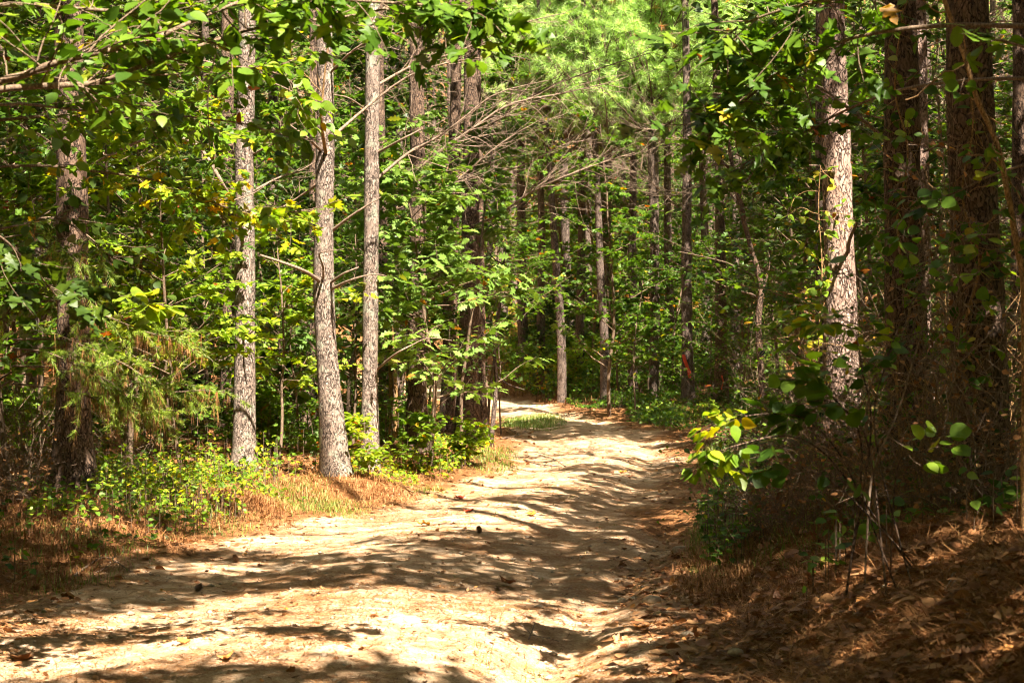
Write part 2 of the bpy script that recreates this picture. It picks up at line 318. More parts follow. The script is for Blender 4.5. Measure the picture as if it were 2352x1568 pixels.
# ------------------------------------------------------------------ ground: forest floor + dirt road cut from one grid
def axis(segs):
    out = [segs[0][0]]
    for a, b, s in segs:
        k = max(1, int(round((b-a)/s))); out += list(np.linspace(a, b, k+1)[1:])
    return np.array(out)
gy = axis([(-60, -14, 4), (-14, 5, .4), (5, 16, .04), (16, 30, .075), (30, 62, .22), (62, 100, 1.2), (100, 180, 4)])
gx = axis([(-90, -30, 4), (-30, -9, .8), (-9, -4, .15), (-4, 3.6, .04), (3.6, 8, .12), (8, 30, .8), (30, 90, 4)])
X, Y = np.meshgrid(gx, gy); Z = H(X, Y)
ny, nx = X.shape
idx = np.arange(ny*nx).reshape(ny, nx)
Q = np.stack([idx[:-1, :-1], idx[:-1, 1:], idx[1:, 1:], idx[1:, :-1]], -1).reshape(-1, 4)
cx = (X[:-1, :-1]+X[1:, 1:]).ravel()/2; cy = (Y[:-1, :-1]+Y[1:, 1:]).ravel()/2
l_, r_ = edges(cy); wob = .12*fbm(cx*2.5, cy*2.5, 77, 3)
on = (cx > l_+wob) & (cx < r_+wob) & (cy > -13) & (cy < 66)
L_, R_ = edges(Y); inside = np.minimum(X-L_, R_-X)
sandv = sstep(-.45, .55, inside+.5*fbm(X*.9, Y*.9, 88, 3))*(Y < 63)
def ground_obj(name, sel, label, cat=None):
    f = Q[sel]; used = np.unique(f); mp = np.zeros(ny*nx, np.int64); mp[used] = np.arange(len(used))
    g = Geo(); g.add(np.stack([X.ravel(), Y.ravel(), Z.ravel()], -1)[used], mp[f])
    o = g.build(name, M_GROUND); a = o.data.attributes.new('sand', 'FLOAT', 'POINT'); a.data.foreach_set('value', sandv.ravel()[used].astype(np.float32))
    return tag(o, label, kind='structure')
ground_obj('forest_floor', ~on, 'brown forest floor of soil and pine litter with raised banks beside the track')
ground_obj('dirt_road', on, 'pale sandy dirt road winding left between the trees, rutted and washed out')

# ------------------------------------------------------------------ pines
TREES = []      # (root object, x, y, r, crown base) for the canopy
def pine(label, pts, w0, w1, mat, d=None, top=15., name='pine_tree', sides=20, flare=1.25, group=None, crown=True):
    """pts: [(px, py, d)...] from the base up; widths in photo pixels at the base and at the last point"""
    P = [W(*q) for q in pts]; d0, d1 = pts[0][2], pts[-1][2]
    b = P[0].copy(); b[2] = float(H(b[0], b[1], False))
    P[0] = b-np.array([0, 0, .12])
    r0 = w0/K*d0/2; r1 = w1/K*d1/2
    dirv = nrm((P[-1]-P[0])[None])[0]; last = P[-1]
    k = (top-last[2])/max(dirv[2], .5)
    P.append(last+dirv*k*.5+RNG.normal(0, .05, 3)*[1, 1, 0]); P.append(last+dirv*k)
    zz = np.array([q[2] for q in P])
    path = spline(P, 60); hz = path[:, 2]-b[2]
    rad = np.interp(path[:, 2], [zz[0], zz[0]+.12, zz[0]+.35, zz[0]+.9, last[2], top], [r0*flare*1.5, r0*flare*1.3, r0*flare*1.06, r0, r1, r1*.35])
    rad = rad*(1+.03*np.sin(hz*5+b[0]))
    root = empty(name, b); g = Geo()
    tubes(g, path, rad, sides, 0, jitter=.018, rng=RNG)
    g.build('trunk', mat, root, origin=b)
    tag(root, label, 'tree', group)
    TREES.append(dict(root=root, b=b, top=path[-1], path=path, crown=crown))
    return root, b
def limb(root, b, pts, r0, seed, ntw=10, twl=.5, bias=(.1, 0, .05), name='dead_branch', mat=None, r1=.25, sub=3):
    """a dead limb through photo points (px,py,d) with curving twigs"""
    rng = np.random.default_rng(seed); path = spline([W(*q) for q in pts], 14); r0 = r0*.78
    g = Geo(); tubes(g, path, np.linspace(r0, r0*r1, 14), 6, jitter=.06, rng=rng)
    if ntw:
        t = rng.uniform(.15, 1, ntw); p, tg = along(path[None], np.zeros(ntw, int), t)
        D = tg+.55*rng.standard_normal((ntw, 3))+np.array(bias)
        L = twl*rng.uniform(.5, 1.2, ntw)*(1.1-.4*t)
        S = sprout(rng, p, D, L, 8, .03, .16)
        tubes(g, S, np.linspace(1, .3, 8)[None]*(r0*.30*(1-.4*t))[:, None], 4)
        if sub:
            i = np.repeat(np.arange(ntw), sub); tt = rng.uniform(.2, .95, len(i)); p2, tg2 = along(S, i, tt)
            S2 = sprout(rng, p2, tg2+.7*rng.standard_normal((len(i), 3)), L[i]*.4, 5, .05, .2)
            tubes(g, S2, np.linspace(1, .4, 5)[None]*np.full(len(i), max(r0*.12, .0017))[:, None], 3)
    return g.build(name, mat or M_DEADW, root, origin=b)

R, B = {}, {}
def P_(key, *a, **k): R[key], B[key] = pine(*a, **k)
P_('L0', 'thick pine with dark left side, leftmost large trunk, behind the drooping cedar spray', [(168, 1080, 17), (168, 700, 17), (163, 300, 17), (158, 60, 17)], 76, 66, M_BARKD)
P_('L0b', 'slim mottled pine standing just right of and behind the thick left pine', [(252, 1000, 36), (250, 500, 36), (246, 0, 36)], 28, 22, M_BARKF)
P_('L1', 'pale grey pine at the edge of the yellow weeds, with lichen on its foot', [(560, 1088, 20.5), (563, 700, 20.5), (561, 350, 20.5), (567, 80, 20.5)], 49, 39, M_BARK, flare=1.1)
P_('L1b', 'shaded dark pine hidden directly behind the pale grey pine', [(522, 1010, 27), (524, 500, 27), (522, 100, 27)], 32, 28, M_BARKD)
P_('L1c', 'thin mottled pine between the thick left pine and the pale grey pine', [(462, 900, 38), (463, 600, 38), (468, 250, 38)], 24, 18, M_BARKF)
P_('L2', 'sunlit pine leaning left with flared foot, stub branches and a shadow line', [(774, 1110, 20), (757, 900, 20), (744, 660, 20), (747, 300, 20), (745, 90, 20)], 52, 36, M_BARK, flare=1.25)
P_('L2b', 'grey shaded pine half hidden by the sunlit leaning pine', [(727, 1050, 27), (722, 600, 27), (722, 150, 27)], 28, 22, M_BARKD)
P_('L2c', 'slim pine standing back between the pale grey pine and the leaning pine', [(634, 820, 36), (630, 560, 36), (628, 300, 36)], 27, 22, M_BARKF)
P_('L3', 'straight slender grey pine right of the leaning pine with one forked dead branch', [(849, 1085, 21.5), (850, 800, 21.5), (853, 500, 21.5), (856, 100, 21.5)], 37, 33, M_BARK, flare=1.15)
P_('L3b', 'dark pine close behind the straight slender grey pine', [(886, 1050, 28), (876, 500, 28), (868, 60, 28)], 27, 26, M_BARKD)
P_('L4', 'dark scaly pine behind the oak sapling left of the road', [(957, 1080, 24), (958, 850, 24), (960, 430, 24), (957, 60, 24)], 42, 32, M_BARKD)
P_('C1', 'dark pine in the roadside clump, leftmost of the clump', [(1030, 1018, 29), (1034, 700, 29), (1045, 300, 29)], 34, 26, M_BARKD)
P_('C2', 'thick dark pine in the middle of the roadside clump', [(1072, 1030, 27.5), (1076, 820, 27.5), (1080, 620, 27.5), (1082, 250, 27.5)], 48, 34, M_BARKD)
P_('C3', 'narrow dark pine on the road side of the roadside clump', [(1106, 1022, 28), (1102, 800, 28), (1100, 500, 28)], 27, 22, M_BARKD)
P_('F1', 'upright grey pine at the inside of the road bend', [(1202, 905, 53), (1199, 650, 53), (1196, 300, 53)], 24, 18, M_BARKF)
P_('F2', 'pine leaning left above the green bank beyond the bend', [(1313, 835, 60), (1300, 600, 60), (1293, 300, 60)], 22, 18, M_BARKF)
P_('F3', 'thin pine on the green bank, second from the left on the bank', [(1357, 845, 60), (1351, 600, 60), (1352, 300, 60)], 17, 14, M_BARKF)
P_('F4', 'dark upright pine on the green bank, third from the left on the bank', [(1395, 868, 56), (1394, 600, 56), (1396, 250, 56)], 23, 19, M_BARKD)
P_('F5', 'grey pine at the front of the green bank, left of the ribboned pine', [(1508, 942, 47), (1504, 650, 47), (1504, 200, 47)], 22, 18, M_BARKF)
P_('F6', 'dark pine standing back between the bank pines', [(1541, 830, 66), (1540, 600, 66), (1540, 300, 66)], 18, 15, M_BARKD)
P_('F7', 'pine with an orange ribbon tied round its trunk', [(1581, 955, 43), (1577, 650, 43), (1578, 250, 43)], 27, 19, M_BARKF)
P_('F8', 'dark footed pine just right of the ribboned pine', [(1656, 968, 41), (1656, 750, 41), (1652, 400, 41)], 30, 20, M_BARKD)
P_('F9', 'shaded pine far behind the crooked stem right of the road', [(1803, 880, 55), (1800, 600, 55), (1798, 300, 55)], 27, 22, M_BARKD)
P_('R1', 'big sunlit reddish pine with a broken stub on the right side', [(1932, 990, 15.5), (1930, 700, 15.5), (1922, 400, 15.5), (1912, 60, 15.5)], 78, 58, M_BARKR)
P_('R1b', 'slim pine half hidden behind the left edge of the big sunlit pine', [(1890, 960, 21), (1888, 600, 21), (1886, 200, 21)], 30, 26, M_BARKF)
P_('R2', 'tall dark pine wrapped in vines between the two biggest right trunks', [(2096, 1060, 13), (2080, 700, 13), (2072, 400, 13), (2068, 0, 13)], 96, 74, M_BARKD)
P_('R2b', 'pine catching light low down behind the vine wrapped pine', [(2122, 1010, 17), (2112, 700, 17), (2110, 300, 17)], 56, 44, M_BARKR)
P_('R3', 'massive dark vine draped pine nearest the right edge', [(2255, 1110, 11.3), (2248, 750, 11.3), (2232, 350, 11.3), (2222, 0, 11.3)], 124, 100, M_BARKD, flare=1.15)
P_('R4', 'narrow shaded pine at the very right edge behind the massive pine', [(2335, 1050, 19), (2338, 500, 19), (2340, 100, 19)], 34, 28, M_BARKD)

D2, D3 = 19.75, 21.3
def L(key, pts, d, r, seed, **k):
    pts = [(q[0], q[1], q[2] if len(q) > 2 else d) for q in pts]
    return limb(R[key], B[key], pts, r, seed, **k)
L('L2', [(740, 650, 20), (690, 618), (598, 586)], 19.5, .028, 1, ntw=0, r1=.6, name='broken_branch')
L('L2', [(755, 668, 20), (800, 645), (855, 630), (888, 634)], 19.6, .02, 2, ntw=2, twl=.2, name='branch_stub')
L('L2', [(752, 655, 20), (790, 628), (824, 614)], 19.7, .018, 3, ntw=0, r1=.6, name='branch_stub')
L('L2', [(742, 645, 20), (742, 612, 19.6), (733, 585, 19.3), (748, 578, 19.2), (790, 572, 19.1)], 19, .016, 4, ntw=2, twl=.15, name='branch_stub')
L('L2', [(742, 350, 20), (700, 312), (655, 280)], 19.5, .022, 5, ntw=3, twl=.4, name='dead_branch')
L('L2', [(748, 350, 19.9), (738, 280, 19.5), (743, 200, 19.4), (752, 110, 19.3)], 19, .026, 6, ntw=4, twl=.4, name='dead_branch', mat=M_VINE)
L('L2', [(760, 532, 20), (815, 490, 19.8), (876, 452, 19.8)], 19.8, .024, 7, ntw=3, twl=.35, name='broken_branch')
L('L2', [(760, 318, 20), (850, 240), (945, 172), (1050, 140), (1160, 128)], 20.4, .022, 8, ntw=16, twl=.9, name='dead_branch')
L('L2', [(735, 420, 20), (690, 450), (640, 480), (600, 487)], 20.3, .016, 9, ntw=5, twl=.5)
L('L2', [(735, 250, 20), (680, 215), (600, 180), (540, 165)], 20.3, .016, 19, ntw=9, twl=.7)
L('L2', [(756, 170, 20), (820, 110), (900, 70), (990, 40)], 19.5, .018, 29, ntw=14, twl=.8)
L('L3', [(866, 410, 21.5), (940, 350), (1000, 318), (1060, 275), (1140, 215), (1260, 185)], 21.6, .026, 10, ntw=26, twl=1.0, name='dead_branch')
L('L3', [(866, 352, 21.5), (920, 322), (966, 298)], 21.2, .02, 11, ntw=0, r1=.6, name='broken_branch')
L('L3', [(866, 848, 21.5), (910, 812), (945, 793), (985, 776), (1038, 782)], 21, .019, 12, ntw=0, name='dead_branch')
L('L3', [(978, 779, 21), (988, 760), (1005, 748), (1018, 747)], 21, .011, 13, ntw=0, name='branch_fork')
L('L3', [(860, 200, 21.5), (950, 150), (1050, 120), (1180, 60), (1300, 30)], 21.8, .022, 14, ntw=22, twl=.9)
L('L3', [(850, 260, 21.5), (800, 225), (750, 215), (700, 190)], 21, .014, 15, ntw=8, twl=.6)
L('L1', [(580, 355, 20.5), (625, 332), (665, 318)], 20.2, .016, 16, ntw=2, twl=.3, name='broken_branch')
L('L1', [(580, 440, 20.5), (640, 408), (690, 392), (760, 350)], 20.9, .018, 17, ntw=6, twl=.5)
L('L1', [(555, 435, 20.5), (520, 395), (470, 380)], 20.8, .014, 18, ntw=4, twl=.4)
L('L1', [(552, 780, 20.5), (575, 765, 20.2), (600, 742)], 20, .016, 20, ntw=2, twl=.15, name='branch_stub')
L('L1', [(560, 190, 20.5), (500, 150), (430, 130), (360, 100)], 20.3, .016, 21, ntw=10, twl=.6)
L('L4', [(965, 390, 24), (1020, 340), (1080, 300), (1170, 240), (1290, 215), (1400, 190)], 23.8, .03, 22, ntw=30, twl=1.1)
L('L4', [(966, 480, 24), (1010, 440), (1060, 405), (1150, 330), (1250, 270)], 23.6, .024, 23, ntw=22, twl=1.)
L('C2', [(1085, 520, 27.5), (1150, 490), (1230, 435), (1350, 385), (1460, 350)], 27, .028, 24, ntw=26, twl=1.2)
L('C2', [(1085, 640, 27.5), (1140, 608), (1180, 600), (1235, 590)], 27, .018, 25, ntw=4, twl=.5)
L('C1', [(1045, 330, 29), (1120, 290), (1240, 210), (1370, 160), (1500, 120)], 28.5, .028, 26, ntw=30, twl=1.3)
L('C1', [(1045, 420, 29), (1100, 400), (1200, 380), (1300, 330), (1400, 320)], 28.5, .022, 27, ntw=24, twl=1.2)
L('L0', [(140, 352, 17), (118, 330, 16.9), (85, 305, 16.8)], 17, .026, 28, ntw=3, twl=.3, name='broken_branch')
L('L0', [(195, 310, 17), (232, 270), (270, 240), (310, 225)], 16.8, .024, 30, ntw=8, twl=.5)
L('L0', [(195, 120, 17), (260, 90), (330, 95), (400, 80)], 16.8, .02, 31, ntw=8, twl=.5)
L('R1', [(1948, 590, 15.5), (1950, 555, 15.25), (1968, 512, 15.1)], 15.2, .022, 32, ntw=0, r1=.7, name='branch_stub')
L('R1', [(1895, 205, 15.5), (1860, 190), (1835, 175)], 15.3, .014, 33, ntw=0, name='branch_stub')
L('R1', [(1890, 380, 15.5), (1850, 378), (1800, 350), (1760, 335)], 15.5, .012, 34, ntw=4, twl=.4)
L('R2', [(2045, 330, 13), (1960, 258, 12.8), (1900, 212, 12.7), (1835, 175, 12.6)], 12.7, .02, 35, ntw=5, twl=.4, name='dead_branch')
L('R2', [(2045, 275, 13), (2005, 268), (1965, 268)], 13.2, .012, 36, ntw=0, name='branch_stub')
L('R2', [(2120, 350, 13), (2190, 320), (2240, 312)], 12.8, .01, 37, ntw=2, twl=.3)
L('F5', [(1504, 520, 47), (1430, 480), (1350, 470), (1290, 450)], 46, .03, 38, ntw=24, twl=1.4)
L('F7', [(1578, 500, 43), (1540, 460), (1470, 400), (1390, 380)], 42.5, .028, 39, ntw=24, twl=1.4)
L('F7', [(1578, 420, 43), (1620, 390), (1700, 330), (1760, 320)], 42.5, .028, 40, ntw=24, twl=1.4)
L('F8', [(1654, 480, 41), (1700, 440), (1770, 420), (1830, 380)], 41, .024, 41, ntw=22, twl=1.2)
L('F8', [(1652, 400, 41), (1600, 360), (1550, 330), (1500, 340)], 41, .024, 42, ntw=22, twl=1.2)
L('F5', [(1504, 430, 47), (1460, 380), (1400, 350), (1320, 350)], 47, .028, 43, ntw=24, twl=1.4)
L('F4', [(1396, 420, 56), (1350, 360), (1300, 340), (1250, 320)], 55, .03, 44, ntw=22, twl=1.5)
L('F4', [(1396, 500, 56), (1450, 460), (1500, 440)], 55, .03, 45, ntw=18, twl=1.4)
L('F1', [(1198, 480, 53), (1260, 430), (1320, 400)], 52, .03, 46, ntw=22, twl=1.4)
L('F7', [(1578, 620, 43), (1530, 590), (1490, 560)], 42.5, .02, 47, ntw=14, twl=1.)
L('F9', [(1800, 480, 55), (1740, 420), (1680, 400)], 54, .03, 48, ntw=26, twl=1.5)

for k, (key, pts, d) in enumerate([('F5', [(1504, 340), (1440, 310), (1370, 330), (1290, 300)], 46.8), ('F5', [(1504, 380), (1560, 330), (1630, 300), (1690, 300)], 46.8), ('F7', [(1578, 330), (1510, 300), (1430, 290), (1350, 250)], 42.8), ('F7', [(1578, 380), (1640, 350), (1720, 350), (1790, 310)], 42.8),
      ('F7', [(1578, 470), (1620, 470), (1690, 440), (1740, 450)], 42.8), ('F8', [(1654, 440), (1600, 430), (1540, 450), (1480, 430)], 40.8), ('F8', [(1654, 540), (1700, 520), (1760, 500)], 40.8), ('F2', [(1297, 480), (1250, 440), (1200, 420), (1160, 430)], 59), ('F2', [(1297, 400), (1340, 370), (1400, 370)], 59), ('F4', [(1395, 470), (1350, 450), (1290, 460), (1240, 440)], 55.5), ('F3', [(1352, 400), (1390, 400), (1450, 350)], 59.5)]):
    L(key, pts, d, .026, 800+k, ntw=34, twl=1.5, sub=4)
# ------------------------------------------------------------------ far pine prototype (trunk, dead branches, needle crown)
def needle_crown(g, rng, z0, z1, rad, nl, per, nn, ln, wd, el=.35, px=0., py=0.):
    z = rng.uniform(z0, z1, nl); az = rng.uniform(0, 2*np.pi, nl); f = 1-(z-z0)/(z1-z0)
    D = np.stack([np.cos(az), np.sin(az), np.full(nl, el)], -1); Lr = rad*(.35+.65*f)*rng.uniform(.6, 1.1, nl)
    S = sprout(rng, np.stack([np.full(nl, px), np.full(nl, py), z], -1), D, Lr, 7, .05, .1)
    tubes(g, S, np.linspace(1, .25, 7)[None]*(.03*rad/2)*np.ones((nl, 1)), 4, 1)
    i = np.repeat(np.arange(nl), per); t = rng.uniform(.12, 1, len(i)); p, tg = along(S, i, t)
    L2 = rng.uniform(.1, .5, len(i))[:, None]*(rad/2); dd = nrm(tg+.8*rng.standard_normal(tg.shape)+[0, 0, .3]); e = p+dd*L2
    tubes(g, np.stack([p, e], 1), np.full((len(i), 2), .006), 3, 1)
    tufts(g, rng, e, dd, nn, ln, wd, .75, 0, rng.beta(2, 2, len(i)))
def far_pine(seed, Ht=17, r=.14, dead=(3.5, 9), crown=(9, 17)):
    rng = np.random.default_rng(seed); root = empty('pine_tree', (0, 0, 0))
    g = Geo(); P = sprout(rng, [[0, 0, -.2]], [[0, 0, 1]], [Ht], 24, .15, .025); tubes(g, P, np.linspace(r, r*.35, 24)[None], 10, jitter=.03, rng=rng)
    g.build('trunk', M_BARKF, root)
    g = Geo(); n = 34; z = rng.uniform(*dead, n); az = rng.uniform(0, 2*np.pi, n)
    p, _ = along(P, np.zeros(n, int), z/Ht)
    S = sprout(rng, p, np.stack([np.cos(az), np.sin(az), rng.uniform(.0, .6, n)], -1), rng.uniform(.6, 2.4, n), 8, .02, .12)
    tubes(g, S, np.linspace(.018, .005, 8)[None]*np.ones((n, 1)), 4)
    i = np.repeat(np.arange(n), 7); t = rng.uniform(.2, 1, len(i)); p, tg = along(S, i, t)
    S = sprout(rng, p, tg+.6*rng.standard_normal(tg.shape), rng.uniform(.3, .9, len(i)), 6, .03, .2); tubes(g, S, np.linspace(.007, .003, 6)[None]*np.ones((len(i), 1)), 3)
    g.build('dead_branches', M_DEADW, root)
    g = Geo(); needle_crown(g, rng, crown[0], crown[1], 2.3, 34, 11, 34, .19, .012)
    g.build('crown', [M_NEED, M_TWIG], root, smooth=False)
    return root

# ------------------------------------------------------------------ broadleaf prototypes
def broadleaf(seed, Ht, r, spread, nb, kind, size, per_twig, mat, z0=.15, twigs=6, name='sapling_tree', up=.25, stem_wander=.06, updir=(0, 0, 1), hue=(.1, .85), bark=None, leafn=.45, twl=.4):
    rng = np.random.default_rng(seed); root = empty(name, (0, 0, 0))
    P = sprout(rng, [[0, 0, -.1]], [updir], [Ht], 14, .05, stem_wander)
    g = Geo(); tubes(g, P, np.linspace(r, r*.2, 14)[None], 8)
    t = z0+(1-z0)*rng.uniform(0, 1, nb)**.9; p, tg = along(P, np.zeros(nb, int), t); az = rng.uniform(0, 2*np.pi, nb)
    D = np.stack([np.cos(az), np.sin(az), rng.normal(up, .2, nb)], -1)+.3*tg
    Lb = spread*(1.15-.75*t)*rng.uniform(.6, 1.15, nb); S = sprout(rng, p, D, Lb, 8, -.01, .1)
    tubes(g, S, np.linspace(1, .25, 8)[None]*(r*.35*(1.1-.6*t))[:, None], 5)
    g.build('trunk', bark or M_TWIG, root)
    i = np.repeat(np.arange(nb), twigs); tt = rng.uniform(.2, 1, len(i)); p, tg = along(S, i, tt)
    D = tg*.8+rng.standard_normal(tg.shape)*[.7, .7, .18]; L2 = np.maximum(Lb[i]*twl*rng.uniform(.5, 1.2, len(i)), size*1.5)
    S2 = sprout(rng, p, D, L2, 5, -.02, .12); g = Geo(); tubes(g, S2, np.linspace(1, .4, 5)[None]*np.full((len(i), 1), max(r*.06, .0025)), 3, 1)
    j = np.repeat(np.arange(len(i)), per_twig); t3 = (np.tile(np.arange(per_twig), len(i))+rng.uniform(.2, 1, len(j)))/per_twig
    p, tg = along(S2, j, t3); side = np.where(rng.uniform(size=len(j)) < .5, 1, -1)[:, None]
    lat = nrm(np.cross(tg, [0, 0, 1.]))*side; u = nrm(tg*.6+lat+rng.standard_normal(tg.shape)*.3+[0, 0, -.25])
    nn = nrm(np.array([0, 0, 1.])+leafn*rng.standard_normal(tg.shape)); sz = size*rng.uniform(.6, 1.15, len(j))
    br = np.clip(rng.normal(.5, .14, nb), 0, 1)[i[j]]  # leaves of one branch share a tone
    c = hue[0]+(hue[1]-hue[0])*np.clip(.55*br+.45*rng.beta(2, 2, len(j)), 0, 1); c = np.where(rng.uniform(size=len(j)) < .03, rng.uniform(.88, 1, len(j)), c)
    leaves(g, kind, p+u*size*.15, u, nn, sz, 0, c)
    g.build('crown', [mat, M_TWIG], root, smooth=False)
    return root
PROTO = {
 'maple': [broadleaf(101, 5.2, .035, 1.5, 34, 'maple', .105, 8, M_LEAF), broadleaf(102, 3.6, .025, 1.2, 28, 'maple', .10, 8, M_LEAF, up=.1)],
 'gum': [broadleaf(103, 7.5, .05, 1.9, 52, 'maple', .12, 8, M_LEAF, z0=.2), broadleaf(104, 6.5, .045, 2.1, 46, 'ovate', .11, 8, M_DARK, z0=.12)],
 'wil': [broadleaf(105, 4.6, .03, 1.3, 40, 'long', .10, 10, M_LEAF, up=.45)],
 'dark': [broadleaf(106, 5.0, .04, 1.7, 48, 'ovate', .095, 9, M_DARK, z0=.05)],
 'yel': [broadleaf(107, 3.2, .02, 1.2, 26, 'maple', .095, 8, M_YEL, up=.1)],
 'low': [broadleaf(108, 1.1, .010, .6, 20, 'ovate', .07, 6, M_LEAF, z0=.05, name='low_shrub', up=.5), broadleaf(109, .9, .008, .65, 22, 'chip', .065, 7, M_YEL, z0=.05, name='low_shrub', up=.4),
         broadleaf(110, 1.4, .012, .7, 24, 'maple', .075, 6, M_DARK, z0=.05, name='low_shrub', up=.5)],
}
USED = set()
def place(kind, k, px, d, s=1., rot=None, label=None, cat='tree', group=None, dz=0., x=None, sz=None):
    src = PROTO[kind][k % len(PROTO[kind])]
    o = src if src.name not in USED else copy_tree(src); USED.add(src.name)
    b = base_at(px, d) if x is None else G(x, d)
    o.location = (b[0], b[1], b[2]+dz); o.rotation_euler = (0, 0, RNG.uniform(0, 6.28) if rot is None else rot)
    o.scale = (s, s, (sz or s))
    o['_px'] = float(1176+K*b[0]/b[1]); o['_d'] = float(b[1])
    tag(o, label, cat, group); return o
PROTO['pine'] = [far_pine(201), far_pine(202, 18, .12, (4, 10), (10, 18)), far_pine(203, 15, .10, (3, 8), (8, 15))]
# low, sunlit young pines whose needle tops close the gap over the bend
def young_pine(seed):
    rng = np.random.default_rng(seed); root = empty('pine_tree', (0, 0, 0)); g = Geo()
    P = sprout(rng, [[0, 0, -.2]], [[0, 0, 1]], [12.2], 20, .15, .02); tubes(g, P, np.linspace(.13, .03, 20)[None], 10); g.build('trunk', M_BARKF, root)
    g = Geo(); needle_crown(g, rng, 6.0, 11.8, 2.7, 80, 24, 36, .25, .015, .55); g.build('crown', [M_NEED, M_TWIG], root, smooth=False)
    return root
PROTO['young'] = [young_pine(211), young_pine(212)]
BACK = []     # anonymous background plants, labelled afterwards by their neighbours
def back(kind, k, px, d, s=1., **kw):
    o = place(kind, k, px, d, s, **kw); BACK.append((o, kind)); return o

for k, (px, d, s) in enumerate([(1330, 50, 1.), (1455, 46, .95), (1540, 52, 1.05), (1620, 50, 1.0), (1240, 52, .98), (1400, 54, 1.1), (1690, 47, 1.0), (1290, 45, .9), (1500, 44, .92), (1390, 44, .86)]):
    back('young', k, px, d, s)
# pines of the deep wood, kept off the sight lines of the road
rngb = np.random.default_rng(5)
cnt = 0
pts_b = []
while cnt < 64:
    d = rngb.uniform(30, 88); px = rngb.uniform(-60, 2420); x = (px-1176)/K*d
    l0, r0 = edges(d)
    if l0-.8 < x < r0+1.0: continue
    if 1130 < px < 1980 and d < 62: continue
    if any(abs(x-a)+abs(d-b_) < 2.2 for a, b_ in pts_b): continue
    if d < 34 and 500 < px < 1200: continue
    pts_b.append((x, d)); back('pine', cnt, px, d, rngb.uniform(.8, 1.15)); cnt += 1
# broadleaf understory: measured ones first
for kind, k, px, d, s in [
 ('maple', 0, 1400, 40, 1.15), ('maple', 1, 1460, 38, .9), ('maple', 0, 1425, 45, .8), ('maple', 0, 1490, 44, .75), ('maple', 1, 1545, 47, 1.2), ('wil', 0, 1630, 44.5, .75), ('wil', 0, 1700, 36, .75), ('maple', 0, 1370, 50, 1.4), ('maple', 0, 1290, 56, 1.4), ('gum', 0, 1110, 38, .95), ('maple', 0, 1120, 33, .8),
 ('gum', 1, 1050, 34, 1.), ('wil', 0, 1560, 60, 1.4), ('wil', 0, 1620, 55, 1.4), ('wil', 0, 1700, 40, 1.2), ('wil', 0, 1790, 44, 1.4), ('gum', 0, 1850, 38, 1.),
 ('maple', 0, 1980, 26, 1.1), ('wil', 0, 1730, 52, 1.4), ('gum', 1, 1830, 27, .8), ('maple', 1, 2010, 20, 1.1), ('wil', 0, 2010, 30, 1.2), ('wil', 0, 2170, 24, 1.), ('maple', 0, 2330, 22, 1.),
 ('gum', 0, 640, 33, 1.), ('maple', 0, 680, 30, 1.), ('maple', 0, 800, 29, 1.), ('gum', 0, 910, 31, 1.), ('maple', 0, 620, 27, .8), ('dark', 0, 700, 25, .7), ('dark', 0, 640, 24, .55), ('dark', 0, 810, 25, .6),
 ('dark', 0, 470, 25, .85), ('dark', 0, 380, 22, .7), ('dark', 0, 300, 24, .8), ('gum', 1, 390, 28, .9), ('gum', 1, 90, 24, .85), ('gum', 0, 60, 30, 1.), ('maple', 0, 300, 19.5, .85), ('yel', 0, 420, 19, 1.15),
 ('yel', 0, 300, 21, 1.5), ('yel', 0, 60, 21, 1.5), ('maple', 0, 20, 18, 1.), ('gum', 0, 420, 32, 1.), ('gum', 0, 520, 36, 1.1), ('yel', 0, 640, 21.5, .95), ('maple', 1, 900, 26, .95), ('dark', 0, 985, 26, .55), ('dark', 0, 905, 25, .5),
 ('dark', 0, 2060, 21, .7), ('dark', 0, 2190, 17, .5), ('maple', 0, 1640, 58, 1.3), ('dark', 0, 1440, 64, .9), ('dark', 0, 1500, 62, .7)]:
    back(kind, k, px, d, s)
for k, (x, y, sc_) in enumerate([(3.6, 1.5, 1.1), (4.6, 4, 1.2), (5.2, 7, 1.2), (6.4, 10, 1.3), (3.4, -2, 1.1), (-3.8, .5, 1.1), (-4.2, 5, 1.1), (-5.6, 10.5, 1.2), (7.5, 13.5, 1.3), (8.5, 17, 1.3)]):  # leafy trees added out of view to cut sky fill
    o = copy_tree(PROTO['gum'][k % 2]); b_ = G(x, y); o.location = tuple(b_); o.rotation_euler = (0, 0, 1.3*k); o.scale = (sc_,)*3
    tag(o, 'leafy tree added outside the frame beside the track to block sky light', 'tree', 'sky blocking trees added beside the camera')
cnt = 0
kinds = ['maple', 'gum', 'gum', 'dark', 'wil', 'maple', 'yel', 'gum']
while cnt < 105:
    d = 26+60*rngb.uniform(0, 1)**.8; px = rngb.uniform(-80, 2440); x = (px-1176)/K*d; l0, r0 = edges(d)
    if l0-1.2 < x < r0+1.2: continue
    if 1000 < px < 1720 and d < 58: continue
    back(kinds[cnt % 8], cnt, px, d, rngb.uniform(.8, 1.5)*(1+.004*d)); cnt += 1
